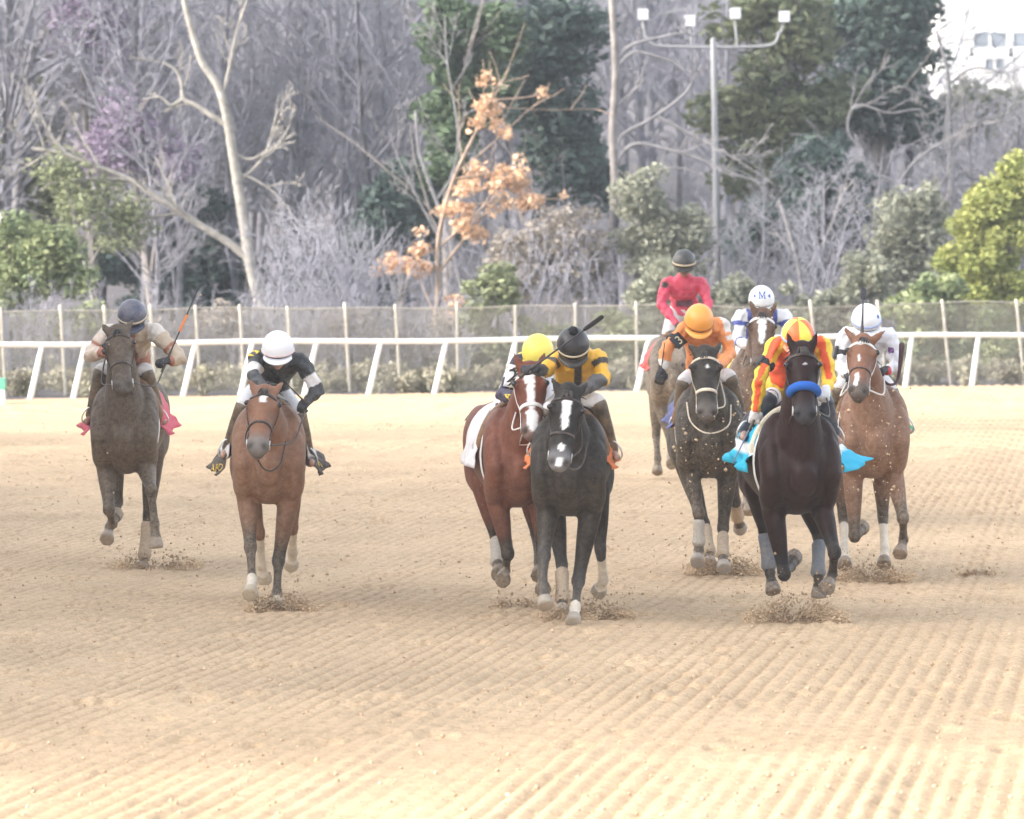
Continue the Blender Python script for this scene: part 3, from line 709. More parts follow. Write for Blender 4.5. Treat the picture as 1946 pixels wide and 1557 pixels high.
nr, nc = GX.shape; idx = np.arange(nr * nc).reshape(nr, nc)
Q = np.stack([idx[:-1, :-1], idx[:-1, 1:], idx[1:, 1:], idx[1:, :-1]], -1).reshape(-1, 4); Q = Q[((GY < RAILD(GX) + .22).ravel())[Q].all(1)]
tm = fastmesh('track', np.stack([GX, GY, GZ], -1).reshape(-1, 3), Q, True, np.repeat(FURROW_SHADE.reshape(-1, 1), 3, 1))
m, n, b = nodes('track_sand')
co = objco(n)
f1 = ramp(n, noise(n, .55, 5, .6, co), [(.3, (.86,) * 3), (.7, (1.08,) * 3)])
f2 = ramp(n, noise(n, 9, 8, .75, co), [(.28, (.70,) * 3), (.55, (1.0,) * 3), (.8, (1.12,) * 3)])
f3 = ramp(n, noise(n, 48, 6, .75, co), [(.30, (.56,) * 3), (.50, (1,) * 3), (.75, (1.15,) * 3)])
c = mixc(n, 1.0, SAND, f1.outputs[0], 'MULTIPLY'); c = mixc(n, 1.0, c, f2.outputs[0], 'MULTIPLY'); c = mixc(n, 1.0, c, f3.outputs[0], 'MULTIPLY')
at = N(n, 'ShaderNodeAttribute', attribute_name='Col'); dm = ramp(n, at.outputs['Fac'], [(0, (1,) * 3), (1, (.78, .74, .70))]); c = mixc(n, 1.0, c, dm.outputs[0], 'MULTIPLY')  # furrow shade multiplied into the sand colour
n.links.new(c, b.inputs['Base Color']); b.inputs['Roughness'].default_value = .95; b.inputs['Specular IOR Level'].default_value = .15
bump(n, b, noise(n, 42, 8, .8, co), .9, .014)
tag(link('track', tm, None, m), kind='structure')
SANDM = m
earth = plain('earth', (.17, .145, .125), .95, .3, 1.5, .5)
# the ground all round, with the wooded slope behind the fence
gx = np.linspace(-1, 1, 90); gx = np.sign(gx) * (np.abs(gx) ** 2.2) * 420; gy = np.r_[-200, -80, -20, 0, 10, 18, 22, np.linspace(24, 72, 11), np.linspace(74, 92, 55), np.linspace(94, 215, 62), 260, 340, 520]
X, Y = np.meshgrid(gx, gy)
def slope_z(x, y):
    t = np.clip((y - 92) / 110, 0, 1); z = -.10 + 13.0 * t ** 1.8 + np.where(y > 92, 1.1 * vnoise(np.asarray(x, float) + 99, np.asarray(y, float), 9, 31) * np.clip((y - 92) / 12, 0, 1), 0)
    return z - .02
Z = np.where(Y < RAILD(np.clip(X, -14, 14)) + .12, -.16, np.where(Y < 86, -.035, slope_z(X, Y))); Z = np.where(Y > 200, slope_z(X, np.full_like(Y, 200.)), Z)
idx = np.arange(X.size).reshape(X.shape); Q = np.stack([idx[:-1, :-1], idx[:-1, 1:], idx[1:, 1:], idx[1:, :-1]], -1).reshape(-1, 4)
m, n, b = nodes('leaf_litter'); co = objco(n)
r = ramp(n, noise(n, 1.1, 8, .7, co), [(.25, (.09, .082, .095)), (.45, (.15, .138, .155)), (.62, (.20, .18, .18)), (.8, (.12, .14, .10))])
n.links.new(r.outputs[0], b.inputs['Base Color']); b.inputs['Roughness'].default_value = .95; bump(n, b, noise(n, 9, 8, .8, co), 1.0, .15)
tag(link('ground', fastmesh('ground', np.stack([X, Y, Z], -1).reshape(-1, 3), Q, True), None, m), kind='structure')

# ------------------------------------------------------------------ block and panel added out of frame on the left to shade the track
sh_block = empty('shade_block', (-19, 42, 0)); tag(sh_block, 'long unseen block added beyond the left edge to shade the track', 'shade block')
yA, yB = SHADE_Y
v = Vol(); v.box((-12, yA, -.2), (3, yB, 11)); link('wall', v.mesh('wall', False), sh_block, plain('shade_block_wall', (.5, .48, .45), .8, .1, 2))
v = Vol(); v.box((-13, yA - .05, 11.003), (4.2, yB + .05, 11.8)); link('roof', v.mesh('roof', False), sh_block, plain('shade_block_roof', (.35, .36, .38), .7, .1, 2))
sh_panel = empty('shade_panel', (-15.5, 64.5, 0)); tag(sh_panel, 'unseen dark panel added beyond the left edge to cast a shade strip', 'shade panel')  # unseen panel added to cast the narrow shade band near the rail
v = Vol(); v.box((-.4, -2.2, 3), (.4, 1.2, 10.5)); link('panel', v.mesh('panel', False), sh_panel, plain('shade_panel_face', (.06, .06, .07), .5, .1, 3))
for y in (-1.8, .8): v = Vol(); v.loft([(0, y, -.3), (0, y, 3.1)], [.15], None, n=8, k=1); link('post', v.mesh('post'), sh_panel, plain('shade_panel_post', (.3, .3, .3), .5))

# ------------------------------------------------------------------ running rail
def RW(px, top=True): X = (px - PCX) / FPX * 79.0; X = (px - PCX) / FPX * RAILD(X); return X, RAILD(X)
rail = empty('running_rail', (0, 79, 0)); tag(rail, 'white running rail on slanted white posts along the far side of the track', 'rail')
RAILM = plain('white_rail_paint', (.80, .80, .80), .5, .06, 6, .05, dirt=.15)
P = [(X, RAILD(X) - 79, .80 + .012 * math.sin(X * 1.3)) for X in np.linspace(-16, 16, 41)]
tube('top_rail', P, .040, RAILM, rail, 2, 10, side=(0, 1, 0))
for px in (-150, -40, 78, 160, 262, 369, 478, 600, 722, 847, 979, 1105, 1232, 1358, 1482, 1608, 1733, 1860, 1985, 2100):
    X, dd = RW(px); lean = -.20 if px < 1500 else -.11
    v = Vol(); v.loft([(X + lean, dd - 79 + .02, -.12), (X + lean * .45, dd - 79, .36), (X, dd - 79, .77)], [.043, .040, .036], None, (0, 1, 0), 10, 3)
    link('post', v.mesh('post'), rail, RAILM)

# ------------------------------------------------------------------ chain-link fence
FD = lambda X: RAILD(X) + 2.0
fence = empty('chain_link_fence', (0, 81, 0)); tag(fence, 'tall dusty chain link fence behind the white rail', 'fence')
POSTM = plain('fence_post', (.48, .44, .37), .7, .15, 12, .3, dirt=.3); WIRE = plain('fence_wire', (.46, .42, .355), .6, .2, 4, 0, metal=.0)
fpx = [-110, 0, 114, 197, 285, 371, 455, 546, 655, 751, 868, 979, 1093, 1209, 1322, 1432, 1540, 1668, 1791, 1932, 2050]
for px in fpx:
    X = (px - PCX) / FPX * 81; X = (px - PCX) / FPX * FD(X); lean = .09 if px < 800 else (.02 if px < 1300 else .16)
    zt = 1.27 + .03 * math.sin(px)
    v = Vol(); v.loft([(X + lean, FD(X) - 81 - .03, -.25), (X + lean * .5, FD(X) - 81, .5), (X, FD(X) - 81, zt)], [.027], None, (0, 1, 0), 10, 2); link('post', v.mesh('post'), fence, POSTM)
def ftop(X): return 1.235 + .012 * np.sin(X * 1.1) + .012 * np.sin(X * 2.7 + 1) - .05 * np.exp(-((X - 4.6) / 1.3) ** 2)
Xs = np.linspace(-11, 11, 120); tube('top_wire', [(x, FD(x) - 81, float(ftop(x))) for x in Xs], .010, WIRE, fence, 1, 6, side=(0, 1, 0))
Vw, Qw = [], []
for sgn in (-1, 1):
    for x0 in np.arange(-13, 13, .052):
        a_ = np.array((x0, 0, -.05)); h = float(ftop(x0)) + .05; b_ = np.array((x0 + sgn * h * .92, 0, h - .05))
        a_[1] = FD(a_[0]) - 81 + .015 * sgn; b_[1] = FD(b_[0]) - 81 + .015 * sgn; w = .0064; i = len(Vw)
        ux = np.array((w, 0, 0)); uy = np.array((0, w, 0)); uz = np.array((-w * .6, -w * .5, w * .4))
        Vw += [a_ + ux, a_ + uy, a_ + uz, b_ + ux, b_ + uy, b_ + uz]; Qw += [[i, i + 1, i + 4, i + 3], [i + 1, i + 2, i + 5, i + 4], [i + 2, i, i + 3, i + 5]]
w_ = link('wire_mesh', fastmesh('wire_mesh', np.array(Vw), np.array(Qw)), fence, WIRE); w_['kind'] = 'stuff'

# ------------------------------------------------------------------ vegetation
def leafmat(name, c0, c1, trans=.25):
    m, n, b = nodes(name); a = N(n, 'ShaderNodeAttribute', attribute_name='Col')
    sp = N(n, 'ShaderNodeSeparateColor'); n.links.new(a.outputs['Color'], sp.inputs[0])
    r = ramp(n, sp.outputs[0], [(0, c0), (1, c1)]); n.links.new(r.outputs[0], b.inputs['Base Color']); b.inputs['Roughness'].default_value = .6; b.inputs['Specular IOR Level'].default_value = .25
    t = N(n, 'ShaderNodeBsdfTranslucent'); n.links.new(r.outputs[0], t.inputs[0]); mx = N(n, 'ShaderNodeMixShader'); mx.inputs[0].default_value = trans
    n.links.new(b.outputs[0], mx.inputs[1]); n.links.new(t.outputs[0], mx.inputs[2]); o = [x for x in n.nodes if x.type == 'OUTPUT_MATERIAL'][0]; n.links.new(mx.outputs[0], o.inputs[0])
    return m
def leaf_cloud(name, ells, count, size, seed, clump=.30, nclump=60, flat=.5, org=None):
    """ells: (centre, radii) ellipsoids; leaves gather in clumps near the ellipsoids' shells"""
    r = np.random.default_rng(seed); C, RR = [], []
    vol = np.array([e[1][0] * e[1][1] * e[1][2] for e in ells]) ** .67; pr = vol / vol.sum()
    k = r.choice(len(ells), nclump, p=pr); dirs = r.standard_normal((nclump, 3)); dirs /= np.linalg.norm(dirs, axis=1)[:, None]
    rad = r.random(nclump) ** .45
    cen = np.array([ells[i][0] for i in k]); rr = np.array([ells[i][1] for i in k]); cc = cen + dirs * rad[:, None] * rr
    cs = clump * (.55 + .9 * r.random(nclump)); tone = r.random(nclump)
    w = cs ** 2; q = r.choice(nclump, count, p=w / w.sum()); off = r.standard_normal((count, 3)); off *= (r.random(count) ** .33 / (np.linalg.norm(off, axis=1) + 1e-9))[:, None]
    off[:, 2] *= .75
    P = cc[q] + off * cs[q][:, None]
    a = r.standard_normal((count, 3)); a[:, 2] *= flat; a /= np.linalg.norm(a, axis=1)[:, None]; b_ = r.standard_normal((count, 3)); b_ -= a * (a * b_).sum(1)[:, None]; b_ /= np.linalg.norm(b_, axis=1)[:, None]
    s = size * (.6 + .8 * r.random(count))[:, None]
    if org is not None: P = P - org
    V = np.stack([P - a * s, P + b_ * s * .45, P + a * s, P - b_ * s * .45], 1).reshape(-1, 3); Q = np.arange(count * 4).reshape(-1, 4)
    t = np.clip(tone[q] * .55 + r.random(count) * .45, 0, 1); return fastmesh(name, V, Q, False, np.repeat(np.stack([t, t, t], 1), 4, 0))
def branches(seed, stems, counts, ratio=.62, minr=.010, droop=.0, spread=(28, 62), up=.25, wander=.10, sides=4):
    """stems: list of (points, r0, r1); returns arrays of a tree of tapered tubes"""
    r = random.Random(seed); Vs, Qs, base = [], [], 0; cur = []
    def addtube(P, r0, r1, ns):
        nonlocal base
        P = np.asarray(P, float); m = len(P); T = np.gradient(P, axis=0); T /= np.linalg.norm(T, axis=1)[:, None] + 1e-9
        A = np.cross(T, (.3, .9, .2)); A /= np.linalg.norm(A, axis=1)[:, None] + 1e-9; B = np.cross(T, A); th = np.arange(ns) * 2 * math.pi / ns
        rad = np.linspace(r0, r1, m); V = P[:, None] + rad[:, None, None] * (A[:, None] * np.cos(th)[None, :, None] + B[:, None] * np.sin(th)[None, :, None])
        i = np.arange(m - 1)[:, None] * ns; j = np.arange(ns)[None]; Q = np.stack([i + j, i + (j + 1) % ns, i + ns + (j + 1) % ns, i + ns + j], -1).reshape(-1, 4)
        Vs.append(V.reshape(-1, 3)); Qs.append(Q + base); base += m * ns
    for P, r0, r1 in stems:
        P = catmull(np.asarray(P, float), 5); addtube(P, r0, r1, 8); cur.append((P, r0, r1))
    for lv, cnt in enumerate(counts):
        nxt = []
        for P, r0, r1 in cur:
            ln = np.linalg.norm(np.diff(P, axis=0), axis=1).sum(); c = cnt if lv else max(2, int(cnt * min(2.2, ln / 3.0)))
            for i in range(c):
                t = r.uniform(.22 if lv else .30, 1.0); k = min(len(P) - 2, int(t * (len(P) - 1))); p = P[k] + (P[k + 1] - P[k]) * r.random(); dr = unit(P[k + 1] - P[k])
                ax = unit(np.cross(dr, (r.gauss(0, 1), r.gauss(0, 1), r.gauss(0, 1)))); an = R(r.uniform(*spread)); nd = dr * math.cos(an) + ax * math.sin(an); nd[2] += up; nd = unit(nd)
                L_ = ln * ratio * r.uniform(.45, 1.0) * (1.0 - .35 * t); rr = max(minr, (r0 + (r1 - r0) * t) * .5); pts = [p]; q = nd
                for s_ in range(4): q = unit(q + np.array((r.gauss(0, wander), r.gauss(0, wander), r.gauss(0, wander) - droop))); pts.append(pts[-1] + q * L_ / 4)
                P2 = np.array(pts); r2 = max(minr * .6, rr * .35); addtube(P2, rr, r2, 3 if lv else sides); nxt.append((P2, rr, r2))
        cur = nxt
    return np.vstack(Vs), np.vstack(Qs)
def bark(name, c, var=.35): return plain(name, c, .9, var, 6, .6)
def pxell(lst, d, deep=.9): return [(W(x, y, d + dz), (rx * d / FPX, max(.25, min(rx, ry) * d / FPX * deep), ry * d / FPX)) for x, y, rx, ry, dz in [(e + (0,))[:5] for e in lst]]
def leafy(name, label, cat, d, base_px, ells, count, size, mat, seed, group=None, clump=.3, nclump=60, trunk_r=.10, bk=None, flat=.5, limbs=5):
    E = pxell(ells, d); X = W(base_px, 600, d)[0]; z0 = float(slope_z(X, d)) if d > 84.3 else -.1; org = np.array((X, d, z0))
    root = empty(name, org); tag(root, label, cat, group)
    top = max(E, key=lambda e: e[0][2])[0]; r = random.Random(seed); stems = [([np.zeros(3) - (0, 0, .3), (top - org) * .35 + np.array((r.uniform(-.1, .1), .05, 0)), (top - org) * .75, top - org], trunk_r, trunk_r * .35)]
    for e in E[:limbs]: st = (top - org) * r.uniform(.2, .5); stems.append(([st, (st + e[0] - org) / 2 + np.array((0, 0, .1)), e[0] - org], trunk_r * .5, trunk_r * .15))
    V, Q = branches(seed, stems, (3, 2), minr=.008); link('trunk', fastmesh('trunk', V, Q, True), root, bk or BARKG)
    link('crown', leaf_cloud('crown', E, count, size, seed, clump, nclump, flat, org), root, mat); return root
BARKG = bark('grey_bark', (.20, .18, .17)); BARKP = bark('pale_bark', (.28, .26, .23), .35); BARKL = bark('lilac_grey_bark', (.240, .236, .270)); BARKW = bark('weathered_bark', (.21, .20, .205)); BARKD = bark('dark_vine_bark', (.055, .05, .055))
BARKT = bark('tan_bark', (.28, .21, .16))
DARKEV = leafmat('dark_evergreen_leaf', (.038, .060, .060), (.105, .150, .122)); MIDG = leafmat('mid_green_leaf', (.05, .085, .05), (.13, .18, .10)); OLIVE = leafmat('olive_leaf', (.055, .075, .05), (.21, .23, .12))
YELG = leafmat('yellow_green_leaf', (.19, .23, .06), (.46, .46, .17)); SPRING = leafmat('spring_leaf', (.13, .18, .09), (.36, .39, .20)); VINE = leafmat('vine_leaf', (.13, .155, .085), (.32, .345, .19))
RUST = leafmat('rust_leaf', (.50, .30, .17), (.80, .58, .40)); BLOSSOM = leafmat('redbud_blossom', (.22, .17, .25), (.40, .33, .44)); DRY = leafmat('dry_brush_leaf', (.22, .19, .165), (.40, .36, .31)); PALEB = leafmat('pale_brush_leaf', (.17, .18, .14), (.35, .355, .27))

WOOD = 'trees growing behind the fence'; SHR = 'shrubs growing behind the fence'
# big pale bare tree on the left
d = 97.; o0 = W(522, 640, d); o0[2] = float(slope_z(o0[0], d))
def wp(lst, d, o): return [W(x, y, d + (z[0] if z else 0)) - o for x, y, *z in lst]
t = empty('bare_tree', o0); tag(t, 'large pale bare tree with forked trunk and long leaning limb at left', 'tree', WOOD)
lim = [(wp([(522, 700), (512, 620), (487, 545), (474, 490), (462, 410), (447, 320), (432, 230), (415, 165), (385, 120), (365, 60), (350, 0), (340, -80)], d, o0), .140, .045),
       (wp([(472, 492), (440, 465), (400, 440), (345, 405), (290, 370), (240, 338), (180, 315), (120, 292), (60, 282)], d, o0), .085, .03),
       (wp([(246, 342), (200, 340), (140, 342), (90, 350)], d, o0), .04, .015),
       (wp([(432, 238), (400, 218), (372, 200), (349, 188), (345, 160), (335, 135), (310, 118)], d, o0), .06, .02), (wp([(349, 188), (325, 200), (305, 185), (270, 190)], d, o0), .035, .012),
       (wp([(424, 182), (438, 120), (450, 60), (470, 0)], d, o0), .04, .02),
       (wp([(440, 290), (475, 303), (515, 285), (545, 250), (560, 200)], d, o0), .035, .012), (wp([(455, 330), (490, 345), (530, 375), (580, 440)], d, o0), .03, .010), (wp([(450, 350), (500, 300), (520, 240), (530, 180)], d, o0), .03, .010)]
V, Q = branches(3, lim[:1], ()); link('trunk', fastmesh('trunk', V, Q, True), t, BARKP)
V, Q = branches(4, lim[1:], (9, 5, 3), minr=.010, ratio=.5); link('branches', fastmesh('branches', V, Q, True), t, BARKP)
o1 = W(60, 640, 103); o1[2] = float(slope_z(o1[0], 103)); t = empty('bare_tree', o1); tag(t, 'leaning bare tree entering at the top left corner', 'tree', WOOD)
V, Q = branches(13, [(wp([(20, 660), (30, 420), (40, 250), (58, 118), (72, 80), (100, 50), (120, 25), (137, -10), (150, -80)], 103, o1), .11, .06)], ()); link('trunk', fastmesh('trunk', V, Q, True), t, BARKW)
V, Q = branches(14, [(wp([(58, 118), (120, 98), (200, 92), (280, 82), (340, 85)], 103, o1), .04, .012), (wp([(55, 120), (10, 90), (-40, 80)], 103, o1), .05, .02), (wp([(58, 118), (30, 60), (65, 0), (80, -50)], 103, o1), .035, .015)], (8, 5, 3)); link('branches', fastmesh('branches', V, Q, True), t, BARKW)
# straight trunk at centre with arching limbs
d = 99.; o2 = W(1164, 640, d); o2[2] = float(slope_z(o2[0], d)); t = empty('bare_tree', o2); tag(t, 'straight grey trunk at centre with arching bare limbs to the right', 'tree', WOOD)
V, Q = branches(5, [(wp([(1163, 465), (1167, 420), (1168, 330), (1164, 250), (1170, 130), (1163, 0), (1160, -120)], d, o2), .085, .065)], ()); link('trunk', fastmesh('trunk', V, Q, True), t, BARKG)
V, Q = branches(6, [(wp([(1162, 720), (1163, 585), (1167, 500), (1166, 440), (1168, 400)], d, o2), .115, .104)], ()); link('trunk', fastmesh('trunk', V, Q, True), t, BARKD)['label'] = 'dark vine covered lower trunk'
V, Q = branches(7, [(wp([(1170, 385), (1200, 350), (1235, 328), (1290, 320), (1340, 335)], d, o2), .042, .014), (wp([(1170, 312), (1188, 285), (1215, 273), (1260, 282), (1320, 298), (1370, 320), (1450, 350)], d, o2), .045, .015), (wp([(1170, 285), (1185, 255), (1240, 225), (1300, 180), (1320, 145)], d, o2), .045, .014),
    (wp([(1172, 128), (1195, 105), (1220, 100), (1280, 118), (1300, 135)], d, o2), .04, .014), (wp([(1172, 112), (1200, 86), (1250, 72), (1310, 60)], d, o2), .04, .014), (wp([(1250, 222), (1300, 248), (1350, 275), (1410, 310), (1470, 350)], d, o2), .035, .012), (wp([(1170, 205), (1210, 165), (1230, 110)], d, o2), .03, .012)], (6, 4, 3), ratio=.45); link('branches', fastmesh('branches', V, Q, True), t, BARKW)
# gnarled bare trees right of the pole
for (label, d, seed, tr, lb) in (
    ('gnarled bare tree with crooked pale limbs right of the light pole', 103., 8, [(1700, 700), (1695, 580), (1700, 480), (1690, 420), (1665, 330), (1640, 300), (1625, 255)], [[(1650, 315), (1600, 290), (1560, 262), (1500, 255)], [(1640, 290), (1612, 250), (1618, 210), (1640, 200), (1690, 215), (1745, 208), (1765, 225)], [(1690, 400), (1720, 330), (1760, 290), (1800, 265), (1850, 240), (1930, 225)], [(1650, 310), (1590, 320), (1540, 355), (1480, 400)], [(1665, 330), (1700, 345), (1740, 362), (1800, 365)], [(1700, 470), (1735, 420), (1770, 380), (1800, 330), (1805, 250), (1800, 180)]]),
    ('thin forked bare tree behind the white helmeted jockey at right', 97., 9, [(1540, 690), (1530, 600), (1520, 520), (1500, 440), (1480, 380)], [[(1522, 530), (1560, 470), (1590, 400), (1600, 350)], [(1510, 480), (1480, 450), (1450, 440)], [(1530, 590), (1580, 540), (1610, 500)]]),
    ('slender bare sapling left of the round green bush', 98., 10, [(905, 690), (880, 560), (850, 440), (800, 300), (790, 210)], [[(850, 440), (890, 330), (900, 290)], [(830, 380), (860, 330), (870, 250), (850, 120), (845, 30)], [(870, 520), (770, 330), (740, 250)]]),
    ('spindly pale bare tree at right edge above the yellow green bush', 106., 12, [(1815, 640), (1805, 480), (1808, 330), (1800, 240), (1803, 150), (1780, 60)], [[(1805, 290), (1860, 230), (1930, 215)], [(1803, 200), (1750, 180), (1700, 160)], [(1804, 160), (1850, 130), (1920, 140)], [(1806, 330), (1760, 270), (1740, 230)]])):
    o = W(tr[0][0], 640, d); o[2] = float(slope_z(o[0], d)); t = empty('bare_tree', o); tag(t, label, 'tree', WOOD); thin = .5 if 'slender' in label or 'thin' in label else .75
    V, Q = branches(seed, [(wp(tr, d, o), .10 * thin, .03)], ()); link('trunk', fastmesh('trunk', V, Q, True), t, BARKW)
    V, Q = branches(seed + 50, [(wp(l, d, o), .05 * thin, .012) for l in lb], (8, 5, 3), ratio=.5); link('branches', fastmesh('branches', V, Q, True), t, BARKW)
# rust-leaved young tree
d = 93.; o = W(832, 640, d); o[2] = float(slope_z(o[0], d)); t = empty('rust_leaved_tree', o); tag(t, 'young tree with clusters of dry orange leaves at centre', 'tree', WOOD)
V, Q = branches(15, [(wp([(820, 760), (825, 640), (832, 560), (832, 470), (842, 410), (862, 340), (900, 260), (940, 190)], d, o), .06, .02), (wp([(832, 520), (870, 470), (910, 420), (960, 370), (1000, 350)], d, o), .03, .012), (wp([(828, 600), (810, 560), (790, 520), (740, 505)], d, o), .03, .012), (wp([(842, 410), (900, 390), (980, 380), (1070, 378)], d, o), .025, .010), (wp([(862, 340), (930, 330), (990, 320)], d, o), .02, .01), (wp([(940, 190), (1000, 185), (1035, 178)], d, o), .016, .008)], (4, 3)); link('trunk', fastmesh('trunk', V, Q, True), t, BARKT)
rl = [(925, 150, 12, 12), (1035, 178, 12, 13), (935, 205, 34, 22), (958, 252, 26, 15), (905, 235, 16, 16), (915, 318, 34, 24), (952, 345, 32, 28), (984, 335, 18, 36), (888, 352, 24, 16), (848, 396, 26, 12), (900, 402, 40, 15), (990, 388, 26, 14), (1070, 378, 14, 13), (1012, 378, 18, 14), (765, 503, 48, 15), (728, 516, 22, 14), (803, 478, 15, 16), (790, 512, 26, 14), (801, 442, 9, 9), (742, 490, 12, 9), (858, 572, 38, 16), (872, 606, 20, 12), (905, 440, 12, 20), (880, 430, 10, 16)]
link('crown', leaf_cloud('crown', pxell(rl, d, .8), 3300, .058, 16, .14, 130, .8, o), t, RUST)
